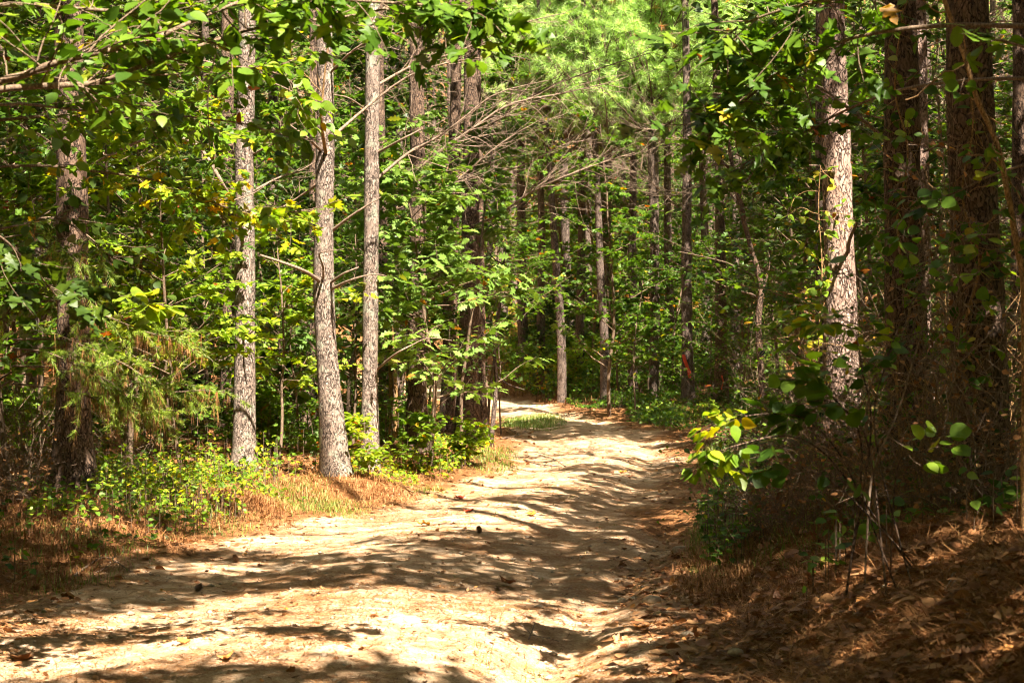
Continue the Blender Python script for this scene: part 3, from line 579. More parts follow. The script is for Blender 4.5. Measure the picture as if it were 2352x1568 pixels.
# low shrubs along the verges and over the far bank
cnt = 0
def verge_spot(rng):
    m = rng.uniform()
    if m < .55:   # far green bank
        d = rng.uniform(47, 66); _, r = edges(d); return r+rng.uniform(.5, 5.5), d, 1.35
    if m < .8:
        d = rng.uniform(18.5, 34); l, _ = edges(d); o_ = l-rng.uniform(.8, 5)
        return (o_ if not 1000 < 1176+K*o_/d < 1125 else o_-1.6), d, .75
    d = rng.uniform(24, 40); _, r = edges(d); return r+rng.uniform(.7, 4), d, .5
while cnt < 120:
    x, d, s = verge_spot(rngb); px = 1176+K*x/d
    if not (-20 < px < 2370) or (940 < px < 1190 and d < 32) or (150 < px < 620 and d < 20.5): continue
    back('low', cnt, px, d, s*rngb.uniform(.6, 1.15)); cnt += 1

# ------------------------------------------------------------------ the oak sapling and other measured leafy plants
def put(o, px, d, label, cat, s=1., rot=0., group=None):
    b = base_at(px, d); o.location = tuple(b); o.rotation_euler = (0, 0, rot); o.scale = (s, s, s); return tag(o, label, cat, group)
put(broadleaf(301, 3.7, .03, 1.5, 62, 'oak', .155, 7, M_OAK, z0=.24, name='oak_sapling', up=.15, updir=(.08, 0, 1), hue=(.25, .9)), 985, 22.6,
    'leafy oak sapling with pale lobed leaves between the slender grey pine and the roadside clump', 'sapling')
put(broadleaf(302, 4.4, .026, 1.15, 34, 'oak', .13, 7, M_OAK, z0=.42, name='oak_sapling', up=.1, hue=(.2, .85)), 1060, 25.5,
    'smaller oak sapling with lobed leaves spilling in front of the dark roadside clump', 'sapling')
put(broadleaf(303, 2.3, .018, .9, 18, 'oak', .15, 6, M_OAK, z0=.1, name='oak_sapling', up=.1, hue=(.1, .7)), 690, 23,
    'dark low oak sapling between the pale grey pine and the leaning pine', 'sapling')
put(broadleaf(304, 2.5, .016, .75, 16, 'maple', .10, 6, M_LEAF, z0=.35, name='maple_sapling', up=.1, hue=(.4, .88)), 1152, 30.5,
    'small sapling with light star leaves beside the thin crooked stem', 'sapling')
put(broadleaf(305, .6, .008, .45, 14, 'ovate', .075, 7, M_YEL, z0=.1, name='low_shrub', up=.5, hue=(.2, .8)), 1075, 23.5, 'yellow green shrub at the foot of the dark roadside clump', 'shrub')
put(broadleaf(306, .7, .007, .4, 12, 'ovate', .07, 6, M_YEL, z0=.1, name='low_shrub', up=.5, hue=(.2, .8)), 850, 20, 'small yellow leaved shrub at the foot of the slender grey pine', 'shrub')
put(broadleaf(307, .8, .007, .45, 12, 'ovate', .08, 6, M_LEAF, z0=.1, name='low_shrub', up=.5, hue=(.5, .9)), 950, 22, 'yellow green shrub at the foot of the dark scaly pine', 'shrub')

# thin crooked stems
def stem(name, label, pts, r, mat=M_TWIG, ntw=6, seed=0, cat='tree', twl=.5):
    rng = np.random.default_rng(seed); P = [W(*q) for q in pts]; b = P[0].copy(); b[2] = float(H(b[0], b[1], False)); P[0] = b-[0, 0, .08]
    root = empty(name, b); g = Geo(); path = spline(P, 40); tubes(g, path, np.linspace(r, r*.45, 40), 8, jitter=.05, rng=rng); g.build('trunk', mat, root, origin=b)
    if ntw:
        g = Geo(); t = rng.uniform(.3, 1, ntw); p, tg = along(path[None], np.zeros(ntw, int), t)
        S = sprout(rng, p, tg*.3+rng.standard_normal((ntw, 3))*[1, .6, .5], rng.uniform(.3, 1, ntw)*twl, 7, .03, .18); tubes(g, S, np.linspace(r*.35, r*.1, 7)[None]*np.ones((ntw, 1)), 4)
        g.build('branches', mat, root, origin=b)
    return tag(root, label, cat)
stem('crooked_tree', 'thin crooked pale stem leaning at the left edge of the road', [(1126, 1015, 26.5), (1133, 960, 26.5), (1140, 880, 26.5), (1136, 800, 26.5), (1148, 700, 26.5), (1160, 560, 26.5)], .035, M_BARKF, 8, 61)
stem('crooked_tree', 'dark crooked stem right of the road between the ribbon pine and the big sunlit pine', [(1762, 900, 30), (1742, 760, 30), (1748, 660, 30), (1722, 560, 30), (1690, 430, 30), (1670, 300, 30)], .055, M_BARKD, 14, 62, twl=1.2)
stem('bent_sapling', 'bare sapling arching over in front of the thick left pine', [(572, 1075, 21.6), (564, 820, 21.4), (560, 600, 20.9), (548, 500, 19), (520, 440, 18), (468, 350, 18), (420, 318, 18), (370, 312, 18), (320, 325, 18), (260, 352, 18), (215, 375, 18)], .022, M_DEADW, 8, 63, twl=.5)
stem('thin_sapling', 'pale thin bare stem behind the leaning pine', [(712, 1000, 25), (708, 860, 25), (700, 720, 25), (697, 560, 25)], .02, M_DEADW, 6, 64)
stem('dead_shrub', 'short orange brown dead trunk behind the slender grey pine', [(902, 1060, 25), (905, 940, 25), (898, 800, 25), (893, 640, 25)], .07, M_VINE, 0, 65)

# ------------------------------------------------------------------ leafy boughs reaching into view from trees just outside it
def bough(root, b, pts, r, seed, kind, size, mat, ntw=10, twl=.5, per=6, hue=(.1, .85), t0=.15, bias=(0, 0, 0), bark=None, droop=-.25, name='bough'):
    rng = np.random.default_rng(seed); path = spline([W(*q) for q in pts], 22); n = ntw
    g = Geo(); tubes(g, path, np.linspace(r, r*.3, 22), 7, 0, jitter=.06, rng=rng)
    t = rng.uniform(t0, 1, n); p, tg = along(path[None], np.zeros(n, int), t)
    D = tg*.6+rng.standard_normal((n, 3))*[.6, .6, .35]+np.array(bias); Lt = twl*rng.uniform(.4, 1.15, n)
    S = sprout(rng, p, D, Lt, 7, -.01, .13); tubes(g, S, np.linspace(1, .3, 7)[None]*np.full((n, 1), r*.28), 4)
    o = g.build(name, bark or M_TWIG, root, origin=b)
    g = Geo(); j = np.repeat(np.arange(n), per); t3 = rng.uniform(.15, 1, len(j)); p, tg = along(S, j, t3)
    lat = nrm(np.cross(tg, [0, 0, 1.]))*np.where(rng.uniform(size=len(j)) < .5, 1, -1)[:, None]
    u = nrm(tg*.5+lat+rng.standard_normal(tg.shape)*.35+[0, 0, droop]); nn = nrm(np.array([0, -.2, 1.])+.55*rng.standard_normal(tg.shape))
    c = hue[0]+(hue[1]-hue[0])*rng.beta(2, 2, len(j)); c = np.where(rng.uniform(size=len(j)) < .03, rng.uniform(.88, .97, len(j)), c)
    leaves(g, kind, p+u*.02, u, nn, size*rng.uniform(.6, 1.15, len(j)), 0, c)
    g.build('leaves', mat, o, smooth=True, origin=None).location = (0, 0, 0)
    ch = o.children[0]; me = ch.data; co = np.zeros(len(me.vertices)*3, np.float32); me.vertices.foreach_get('co', co); co = co.reshape(-1, 3)-np.array(b, np.float32); me.vertices.foreach_set('co', co.ravel())
    return o
def side_tree(name, label, x, y, Ht, r, seed, lean=(0, 0)):
    rng = np.random.default_rng(seed); b = G(x, y); root = empty(name, b); P = sprout(rng, [b-[0, 0, .1]], [[lean[0], lean[1], 1]], [Ht], 16, .05, .03)
    g = Geo(); tubes(g, P, np.linspace(r, r*.3, 16)[None], 12, jitter=.03, rng=rng); g.build('trunk', M_TWIG, root, origin=b); tag(root, label, 'tree'); return root, b
tl, tb = side_tree('dogwood_tree', 'broadleaf tree whose long smooth boughs cross the upper left corner', -2.75, 7.6, 4.2, .06, 71)
bough(tl, tb, [(-380, 240, 7.7), (0, 186, 7.9), (110, 150, 7.9), (230, 120, 7.9), (330, 98, 8), (430, 55, 8.2), (560, 0, 8.4), (700, -60, 8.6)], .018, 72, 'ovate', .078, M_LEAF, 40, .5, 7, (.15, .85))
bough(tl, tb, [(-380, 250, 7.7), (0, 205, 8), (130, 196, 8.1), (220, 190, 8.2), (330, 150, 8.3), (440, 112, 8.4), (600, 62, 8.6), (800, 38, 8.8), (930, 10, 9)], .015, 73, 'ovate', .08, M_LEAF, 48, .5, 7, (.15, .88), bias=(0, 0, -.1))
bough(tl, tb, [(-380, 60, 7.7), (0, 12, 8), (200, 22, 8.2), (330, 25, 8.3), (400, -5, 8.4)], .012, 74, 'maple', .085, M_YEL, 28, .4, 6, (0, .8))
bough(tl, tb, [(300, -160, 8), (480, -60, 8.2), (640, -20, 8.2), (800, 0, 8.2), (950, 10, 8.2), (1080, 20, 8.2), (1150, 15, 8.2)], .010, 75, 'maple', .095, M_LEAF, 46, .35, 6, (.3, .9), bias=(0, 0, -.25))
bough(tl, tb, [(-300, 300, 9), (0, 240, 9.5), (200, 255, 10), (400, 265, 10.4), (560, 285, 10.6), (680, 320, 10.8)], .009, 76, 'ovate', .08, M_LEAF, 34, .5, 6, (.1, .8))
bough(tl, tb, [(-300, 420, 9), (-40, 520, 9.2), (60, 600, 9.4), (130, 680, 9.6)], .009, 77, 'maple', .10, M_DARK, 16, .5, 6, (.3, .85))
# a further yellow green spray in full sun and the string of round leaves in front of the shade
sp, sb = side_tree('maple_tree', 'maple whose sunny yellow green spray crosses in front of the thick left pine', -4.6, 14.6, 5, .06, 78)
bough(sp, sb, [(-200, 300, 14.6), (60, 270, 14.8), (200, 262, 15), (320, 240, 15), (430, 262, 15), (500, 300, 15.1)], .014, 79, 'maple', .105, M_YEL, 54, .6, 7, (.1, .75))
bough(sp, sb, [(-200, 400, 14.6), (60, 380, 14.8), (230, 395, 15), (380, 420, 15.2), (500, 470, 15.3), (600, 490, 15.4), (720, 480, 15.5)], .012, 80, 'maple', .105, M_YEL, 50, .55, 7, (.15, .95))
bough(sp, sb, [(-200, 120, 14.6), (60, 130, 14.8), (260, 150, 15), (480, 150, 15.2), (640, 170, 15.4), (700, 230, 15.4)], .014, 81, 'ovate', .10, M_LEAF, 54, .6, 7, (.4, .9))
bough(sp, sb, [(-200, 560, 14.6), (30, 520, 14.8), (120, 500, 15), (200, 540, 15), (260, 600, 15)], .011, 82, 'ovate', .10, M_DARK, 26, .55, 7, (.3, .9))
bough(sp, sb, [(-300, 660, 13), (0, 650, 13.4), (120, 655, 13.6), (210, 663, 13.6), (280, 680, 13.6), (370, 700, 13.6)], .006, 83, 'round', .125, M_LEAF, 9, .16, 3, (.7, .88), t0=.8)
# right: shaded maple boughs in the upper right corner
tr, rb_ = side_tree('maple_tree', 'maple whose shaded star leaved boughs hang into the upper right corner', 2.75, 8.0, 4.3, .06, 84)
bough(tr, rb_, [(2700, 60, 8), (2350, 60, 8.2), (2150, 60, 8.4), (1950, 90, 8.6), (1800, 160, 8.8), (1700, 240, 9), (1610, 300, 9)], .013, 85, 'maple', .10, M_LEAF, 34, .45, 6, (.15, .85), t0=.45)
bough(tr, rb_, [(2700, -60, 8), (2350, -20, 8.2), (2050, -10, 8.4), (1850, 10, 8.6), (1700, 60, 8.8), (1640, 120, 9)], .012, 86, 'maple', .10, M_LEAF, 32, .45, 6, (.1, .8), t0=.4)
bough(tr, rb_, [(2700, 200, 9), (2350, 180, 10), (2100, 200, 11), (1950, 250, 11.5), (1800, 330, 12), (1700, 380, 12)], .012, 87, 'maple', .10, M_LEAF, 30, .5, 7, (.1, .8), t0=.55)
bough(tr, rb_, [(2600, 150, 7.2), (2400, 120, 7.4), (2280, 90, 7.5), (2220, 110, 7.5)], .008, 88, 'round', .085, M_LEAF, 7, .22, 4, (.5, .85), t0=.4)
bough(tr, rb_, [(2700, 330, 9.6), (2352, 380, 10), (2200, 440, 10.2), (2100, 480, 10.4), (2060, 520, 10.4)], .008, 89, 'round', .095, M_LEAF, 12, .4, 4, (.1, .8))
bough(tr, rb_, [(2700, 640, 9), (2400, 560, 9.6), (2250, 540, 10), (2150, 600, 10.2)], .007, 90, 'ovate', .09, M_LEAF, 7, .4, 4, (.3, .9))

# ------------------------------------------------------------------ vines, the roadside shrub with round leaves, brambles
def vine(label, pts, r, seed, ntw=14, lk='ovate', ls=.07, per=3, mat=M_VINE, lm=None, twl=.35):
    rng = np.random.default_rng(seed); P = [W(*q) for q in pts]; b = P[0].copy(); b[2] = float(H(b[0], b[1], False)); P[0] = b-[0, 0, .05]
    root = empty('vine', b); path = spline(P, 40); g = Geo(); tubes(g, path, np.linspace(r, r*.6, 40), 6, jitter=.08, rng=rng)
    t = rng.uniform(.1, 1, ntw); p, tg = along(path[None], np.zeros(ntw, int), t); S = sprout(rng, p, rng.standard_normal((ntw, 3))+[0, -.4, 0], twl*rng.uniform(.4, 1.3, ntw), 8, -.05, .3)
    tubes(g, S, np.full((ntw, 8), max(r*.25, .0022)), 4); g.build('stem', mat, root, origin=b)
    if per:
        g = Geo(); j = np.repeat(np.arange(ntw), per); p, tg = along(S, j, rng.uniform(.2, 1, len(j)))
        leaves(g, lk, p, rng.standard_normal(p.shape)*[1, 1, .4]+[0, -.2, -.4], np.array([0, -.35, 1])+.5*rng.standard_normal(p.shape), ls*rng.uniform(.6, 1.2, len(j)), 0, rng.beta(2, 2, len(j)))
        g.build('leaves', lm or M_LEAF, root, origin=b)
    return tag(root, label, 'vine')
vine('thick orange brown vine snaking down in front of the massive right pine', [(2352, 1060, 9.6), (2352, 700, 9.6), (2335, 560, 9.6), (2312, 430, 9.6), (2290, 330, 9.6), (2245, 230, 9.6), (2215, 130, 9.6), (2160, -30, 9.6), (2150, -120, 9.6)], .017, 401, 16, 'ovate', .08)
vine('leafy vine climbing the left face of the vine wrapped pine', [(2075, 1050, 12.7), (2060, 850, 12.75), (2090, 700, 12.75), (2060, 520, 12.75), (2085, 350, 12.75), (2055, 200, 12.75), (2075, 20, 12.75)], .009, 402, 60, 'ovate', .075, 4)
vine('thin leafy vine climbing the massive right pine', [(2215, 1090, 11), (2240, 900, 11), (2215, 760, 11), (2250, 600, 11), (2210, 450, 11), (2235, 280, 11), (2210, 60, 11)], .009, 403, 46, 'ovate', .08, 3)
vine('dry tangled vine hanging between the two dark right pines', [(2160, 1070, 11.8), (2150, 900, 11.8), (2175, 760, 11.8), (2150, 600, 11.8), (2170, 420, 11.8), (2150, 200, 11.8)], .006, 404, 70, 'chip', .05, 1, M_DEADW, M_STRAW, .6)
vine('leafy vine on the left side of the big sunlit pine', [(1885, 960, 15.1), (1880, 800, 15.2), (1888, 620, 15.3), (1880, 480, 15.3), (1885, 380, 15.3)], .006, 405, 26, 'ovate', .07, 4, lm=M_YEL)
vine('dry vine mat draped on the left of the massive right pine', [(2190, 1110, 10.9), (2200, 980, 10.9), (2185, 840, 10.9), (2205, 700, 10.9), (2190, 520, 10.9), (2200, 330, 10.9)], .005, 409, 110, 'chip', .05, 1, M_DEADW, M_STRAW, .5)
vine('dry twiggy vine hanging down the right side of the vine wrapped pine', [(2125, 1050, 12.4), (2130, 900, 12.4), (2118, 760, 12.4), (2135, 600, 12.4), (2115, 400, 12.4)], .005, 410, 90, 'chip', .05, 1, M_DEADW, M_STRAW, .5)
vine('curly bare vine looping in front of the massive right pine', [(2300, 1130, 10.4), (2200, 1050, 10.2), (2230, 940, 10.2), (2190, 860, 10.2), (2260, 780, 10.2), (2352, 690, 10.2), (2420, 640, 10.2)], .005, 406, 24, 'ovate', .06, 1, M_DEADW, twl=.5)
vine('thin pale cane rising from the right bank into the brush', [(1984, 1180, 9.2), (2000, 1110, 9.2), (2030, 1020, 9.2), (2060, 950, 9.2), (2095, 840, 9.2), (2130, 700, 9.2), (2150, 600, 9.2)], .006, 407, 6, 'ovate', .06, 1, M_DEADW)
vine('dead cane leaning left of the vine wrapped pine', [(2020, 1110, 11), (1990, 1000, 11), (2010, 860, 11), (2090, 770, 11), (2190, 765, 11)], .008, 408, 14, 'ovate', .07, 2, M_TWIG)

def shrub_round():
    b = G(1.72, 8.9); root = empty('roadside_shrub', b)
    tag(root, 'roadside shrub with big round green and yellow leaves leaning over the right road edge', 'shrub')
    bz = W(2000, 1180, 8.9)
    ro = np.random.default_rng(5)
    def bb(pts, r, *a, **k): bough(root, b, [(1176+K*b[0]/b[1]+ro.uniform(-130, 130), 784+K*(EYE-b[2])/b[1]+10, b[1]+ro.uniform(-.1, .3))]+pts, r*.75, *a, bark=M_BARKD, **k)
    bb([(1960, 1120, 8.8), (1880, 1030, 8.7), (1800, 1000, 8.6), (1700, 1020, 8.5), (1640, 1040, 8.5), (1610, 1045, 8.5)], .007, 411, 'ovate', .075, M_LEAF, 10, .15, 5, (.55, .93), t0=.66)
    bb([(1950, 1080, 8.8), (1860, 970, 8.7), (1780, 950, 8.6), (1690, 960, 8.5), (1620, 985, 8.5)], .006, 412, 'ovate', .075, M_YEL, 7, .16, 5, (.3, .95), t0=.7)
    bb([(1980, 1040, 8.8), (1930, 930, 8.7), (1860, 880, 8.7), (1790, 870, 8.6)], .007, 413, 'round', .085, M_LEAF, 9, .22, 5, (.4, .9), t0=.45)
    bb([(2000, 1050, 8.8), (1960, 960, 8.7), (1900, 920, 8.6), (1830, 930, 8.6), (1750, 950, 8.6)], .007, 414, 'round', .09, M_LEAF, 9, .2, 5, (.05, .6), t0=.45)
    bb([(2000, 1000, 8.8), (1980, 850, 8.8), (1960, 760, 8.8), (1900, 740, 8.8), (1860, 745, 8.8)], .007, 415, 'ovate', .075, M_YEL, 16, .25, 6, (.1, .9), t0=.4)
    bb([(2010, 1000, 8.8), (2040, 820, 8.9), (2090, 700, 9), (2150, 640, 9)], .007, 416, 'ovate', .075, M_LEAF, 9, .25, 5, (.1, .8), t0=.4)
    bb([(2060, 1080, 8.8), (2110, 1040, 8.7), (2180, 1020, 8.7)], .006, 417, 'round', .085, M_LEAF, 4, .18, 4, (.4, .9), t0=.4)
    bb([(1930, 1120, 8.7), (1830, 1080, 8.6), (1760, 1060, 8.6)], .006, 418, 'round', .08, M_LEAF, 6, .2, 5, (.05, .6), t0=.4)
shrub_round()
def bramble(seed, mat=M_TWIG, lm=M_DARK, n=46, ht=1.3, lf=4):
    rng = np.random.default_rng(seed); root = empty('bramble', (0, 0, 0)); g = Geo()
    az = rng.uniform(0, 6.28, n); S = sprout(rng, np.stack([rng.normal(0, .25, n), rng.normal(0, .25, n), np.full(n, -.05)], -1), np.stack([np.cos(az)*.5, np.sin(az)*.5, np.full(n, 1.1)], -1), ht*rng.uniform(.5, 1.3, n), 10, -.09, .2)
    tubes(g, S, np.linspace(.005, .002, 10)[None]*np.ones((n, 1)), 4)
    i = np.repeat(np.arange(n), 6); p, tg = along(S, i, rng.uniform(.2, 1, len(i))); S2 = sprout(rng, p, tg+rng.standard_normal(p.shape), rng.uniform(.1, .5, len(i)), 6, -.05, .3); tubes(g, S2, np.full((len(i), 6), .0018), 3)
    g.build('stems', mat, root)
    g = Geo(); j = rng.integers(0, len(i), n*lf); p, tg = along(S2, j, rng.uniform(.3, 1, len(j)))
    leaves(g, 'ovate', p, rng.standard_normal(p.shape)*[1, 1, .4], np.array([0, -.2, 1])+.5*rng.standard_normal(p.shape), .055*rng.uniform(.6, 1.3, len(j)), 0, rng.beta(2, 2, len(j))); g.build('leaves', lm, root, smooth=True)
    return root
PROTO['bra'] = [bramble(421), bramble(422, M_TWIG, M_STRAW, 60, 1.1, 6), bramble(423, M_TWIG, M_LEAF, 40, 1.6, 7), bramble(424, M_VINE, M_DARK, 60, 1.9, 3)]
for k, px, d, s in [(0,1700,14.5,.5),(2,1760,13,.5),(1,1850,12.5,.6),(0,1920,13.5,.7),(2,1980,12,.7),(1,2050,11.5,.6),(3,2130,11.2,.6),(0,2200,10.6,.6),(1,2300,10.5,.7),(2,1900,16,.8),(2,1830,18,.9),
      (3,2160,13.5,.8),(2,2010,14,.8),(2,2320,13,.9),(3,2250,14.5,.9),(2,2080,16,1.1),(2,2180,18,1.2),(3,2330,17,1.1),(1,20,16,.6),(0,75,17.5,.7),(2,40,19,.9),(2,290,19,.5)]:
    back('bra', k, px, d, s)

# cedar with drooping sprays draped in brown needles
def cedar():
    rng = np.random.default_rng(431); b = G(-4.0, 14.2); root = empty('cedar_tree', b)
    tag(root, 'drooping cedar with fine sprays draped in brown fallen needles before the thick left pine', 'tree')
    g = Geo(); tubes(g, spline([b-[0, 0, .1], b+[.1, 0, 1.6], b+[.05, 0, 3.6]], 14), np.linspace(.05, .015, 14), 8); g.build('trunk', M_BARKD, root, origin=b)
    for k, pts in enumerate([[(30, 700, 14.2), (150, 690, 14), (230, 720, 13.8), (330, 760, 13.6), (390, 775, 13.6)], [(30, 780, 14.2), (140, 780, 13.9), (230, 810, 13.7), (310, 850, 13.5), (345, 880, 13.5)],
            [(30, 840, 14.2), (160, 850, 14), (300, 905, 13.9), (400, 900, 13.8), (470, 895, 13.8)], [(30, 640, 14.2), (120, 580, 14), (170, 590, 13.8), (200, 640, 13.8)], [(30, 880, 14.2), (170, 900, 14), (260, 930, 13.8), (370, 940, 13.7)],
            [(30, 800, 14.2), (110, 810, 13.6), (200, 850, 13.4), (260, 880, 13.3)]]):
        path = spline([W(*q) for q in pts], 16); g = Geo(); tubes(g, path, np.linspace(.008, .003, 16), 5)
        n = 34; t = rng.uniform(.25, 1, n); p, tg = along(path[None], np.zeros(n, int), t); S = sprout(rng, p, tg+rng.standard_normal(p.shape)*[.6, .8, .5], rng.uniform(.12, .42, n), 6, -.06, .15); tubes(g, S, np.full((n, 6), .0025), 3)
        i = np.repeat(np.arange(n), 16); q, tq = along(S, i, rng.uniform(.1, 1, len(i)))
        tufts(g, rng, q, tq, 9, .055, .004, .45, 1, rng.beta(2, 2, len(i)))
        m = 110; q = q[rng.integers(0, len(q), m)]; tufts(g, rng, q, np.array([0, 0, -1.])+.0*q, 5, .13, .003, .18, 2, rng.uniform(.2, .8, m))
        g.build('bough', [M_TWIG, M_CEDAR, M_STRAW], root, smooth=False, origin=b)
cedar()

# ------------------------------------------------------------------ ribbon, cones, stones, fallen wood and leaves
def ribbon():
    b = W(1578, 845, 43.); b[1] = 42.84; g = Geo()
    p = [(1570, 815), (1573, 828), (1578, 842), (1583, 855), (1584, 868)]; V = []
    for k, (x, y) in enumerate(p):
        q = W(x, y, 42.83-.01*k); V += [q+[-.035, 0, 0], q+[.035, -.012*(k % 2), .012]]
    V = np.array(V); F = [(2*i, 2*i+1, 2*i+3, 2*i+2) for i in range(4)]
    g.add(V, F); g.add(V+[0, .006, 0], [f[::-1] for f in F]); return tag(g.build('flagging_ribbon', M_RIB), 'bright orange ribbon hanging on a pine trunk beyond the bend', 'ribbon')
ribbon()
def ribbon2():
    g = Geo(); V = []
    for k, (x, y) in enumerate([(1655, 905), (1651, 890), (1655, 878), (1652, 862)]):
        q = W(x+6, y, 40.4); V += [q+[-.012, 0, 0], q+[.014, .005, 0]]
    g.add(V, [(2*i, 2*i+1, 2*i+3, 2*i+2) for i in range(3)]); return tag(g.build('flagging_ribbon', M_RIB), 'small red ribbon dangling low in the brush right of the ribboned pine', 'ribbon')
ribbon2()
def cone(px, py, s, label, seed):
    rng = np.random.default_rng(seed); d = K*EYE/(py-784); x = (px-1176)/K*d; z = float(H(x, d)); g = Geo(); n = 70; k = np.arange(n); t = k/n
    az = k*2.39996; rr = .5*np.sin(np.pi*(.12+.83*t))**.8; c = np.stack([rr*np.cos(az)*.55, rr*np.sin(az)*.55, t*1.15], -1); out = np.stack([np.cos(az), np.sin(az), .35+.6*t], -1)
    leaves(g, 'round', c*s, out, np.cross(out, np.stack([-np.sin(az), np.cos(az), 0*az], -1)), np.full(n, .42*s), 0)
    tubes(g, np.array([[0, 0, 0], [0, 0, s*1.1]]), np.array([.3*s, .12*s]), 8)
    o = g.build('pine_cone', M_CONE); o.location = (x, d, z+.2*s); o.rotation_euler = (rng.uniform(.2, 1.2), rng.uniform(-.6, .6), rng.uniform(0, 6)); tag(o, label, 'pine cone')
cone(450, 1352, 0.041, 'open pine cone standing in the left track among fallen leaves', 1)
cone(545, 1286, 0.039, 'pine cone at the foot of the left verge straw', 2)
cone(1103, 1238, 0.041, 'pine cone alone near the middle of the road', 3)
cone(1144, 1350, 0.028, 'small dark cone just left of the big curled brown leaf', 4)
def stone(px, py, wpx, label, seed, flat=.55):
    rng = np.random.default_rng(seed); d = K*EYE/(py-784); x = (px-1176)/K*d
    for _ in range(3):
        z = float(H(x, d)); d = K*(EYE-z)/(py-784); x = (px-1176)/K*d
    s = wpx/K*d/2; g = Geo(); nu, nv = 14, 9; u = np.linspace(0, 2*np.pi, nu, endpoint=False); v = np.linspace(.05, np.pi-.05, nv)
    U, Vv = np.meshgrid(u, v); X_ = np.cos(U)*np.sin(Vv); Y_ = np.sin(U)*np.sin(Vv); Z_ = np.cos(Vv); k = 1+.35*fbm(X_*1.2+seed, Y_*1.2+Z_*1.7, seed, 3)
    V = np.stack([X_*k*s, Y_*k*s*.8, Z_*k*s*flat], -1).reshape(-1, 3); i = np.arange(nv-1)[:, None]*nu; j = np.arange(nu); F = np.stack([i+j, i+(j+1) % nu, i+nu+(j+1) % nu, i+nu+j], -1).reshape(-1, 4)
    g.add(V, F[:, ::-1]); g.add(V[:nu], [tuple(range(nu))[::-1]]); o = g.build('stone', M_STONE); o.location = (x, d, z+s*flat*.35); o.rotation_euler = (0, 0, rng.uniform(-.5, .5)); return tag(o, label, 'stone', 'stones on the road')
for k, (px, py, w_, lb) in enumerate([(1497, 1384, 50, 'flat pale stone at the foot of the right bank'), (1428, 1382, 26, 'small pinkish stone left of the flat pale stone'), (1222, 1313, 15, 'small stone near the middle of the road above the curled leaf'),
        (300, 1411, 20, 'round stone in the left track, leftmost of three'), (330, 1420, 22, 'pale stone in the left track, middle of three'), (378, 1414, 16, 'stone in the left track, rightmost of three'),
        (495, 1432, 24, 'flat brown stone on the left half of the road'), (1178, 1285, 14, 'tiny pale stone on the road centre'), (1060, 1270, 12, 'tiny stone left of the road centre'), (1560, 1265, 36, 'grey stone half buried at the right gully'),
        (1238, 1395, 22, 'grey stone in the washed out gully'), (1262, 1558, 22, 'white stone at the bottom edge beside the gully'), (1125, 1528, 26, 'pale stone on the lower lip of the hole'), (640, 1310, 16, 'small white stone on the left lit track'), (1580, 1460, 30, 'yellowish stone low on the right bank'), (1690, 1500, 36, 'earthy stone in the shaded right bank')]):
    stone(px, py, w_, lb, 500+k)
def stick(name, label, pts, r, seed, ntw=3, mat=M_DEADW, lift=.012):
    rng = np.random.default_rng(seed); P = []
    for x, y in pts:
        d = K*EYE/(y-784)
        for _ in range(5): d = K*(EYE-float(H((x-1176)/K*d, d)))/(y-784)
        gx_ = (x-1176)/K*d; P.append([gx_, d, float(H(gx_, d))+lift])
    g = Geo(); path = spline(P, 14); tubes(g, path, np.linspace(r, r*.4, 14), 5, jitter=.08, rng=rng)
    if ntw:
        p, tg = along(path[None], np.zeros(ntw, int), rng.uniform(.2, .8, ntw)); S = sprout(rng, p, tg+rng.standard_normal(p.shape)*[1, 1, .2]+[0, 0, .2], rng.uniform(.1, .35, ntw), 6, -.02, .15); tubes(g, S, np.full((ntw, 6), r*.4), 4)
    return tag(g.build(name, mat), label, 'fallen branch', 'fallen sticks')
stick('fallen_branch', 'brown fallen pole leaning down the bank below the slender grey pine', [(862, 1072), (905, 1105), (950, 1140)], .02, 1, 0, M_VINE, .04)
stick('fallen_branch', 'thin pale forked stick on the left road edge near the crooked stem', [(1205, 1058), (1240, 1068), (1290, 1075)], .012, 2, 4)
stick('fallen_branch', 'curved pale stick above the forked stick at the road edge', [(1228, 1050), (1262, 1052), (1300, 1072)], .01, 3, 3)
stick('fallen_branch', 'twiggy fallen branch beside the foot of the crooked stem', [(1150, 1012), (1190, 1000), (1240, 990)], .014, 4, 8)
stick('fallen_branch', 'pale stick lying on the shaded left bank', [(30, 1172), (90, 1168), (150, 1175)], .009, 5, 2)
stick('fallen_branch', 'longer stick lying across the lower left bank', [(170, 1268), (240, 1275), (300, 1310)], .009, 6, 2)
stick('fallen_branch', 'grey branch on the right bank top below the vine wrapped pine', [(2085, 1105), (2130, 1118), (2180, 1140)], .016, 7, 2)
stick('fallen_branch', 'short root like stick low on the right bank', [(2080, 1400), (2140, 1385), (2220, 1370)], .010, 8, 2)
stick('fallen_branch', 'thin twig on the right bank between leaves', [(1950, 1300), (1985, 1295), (2040, 1290)], .007, 9, 3)
stick('fallen_branch', 'pale stick in the lower right corner of the bank', [(2250, 1490), (2300, 1470), (2350, 1450)], .012, 10, 2)
stick('fallen_branch', 'small stick lying in the gully on the road', [(1215, 1480), (1222, 1455), (1228, 1440)], .005, 11, 2)
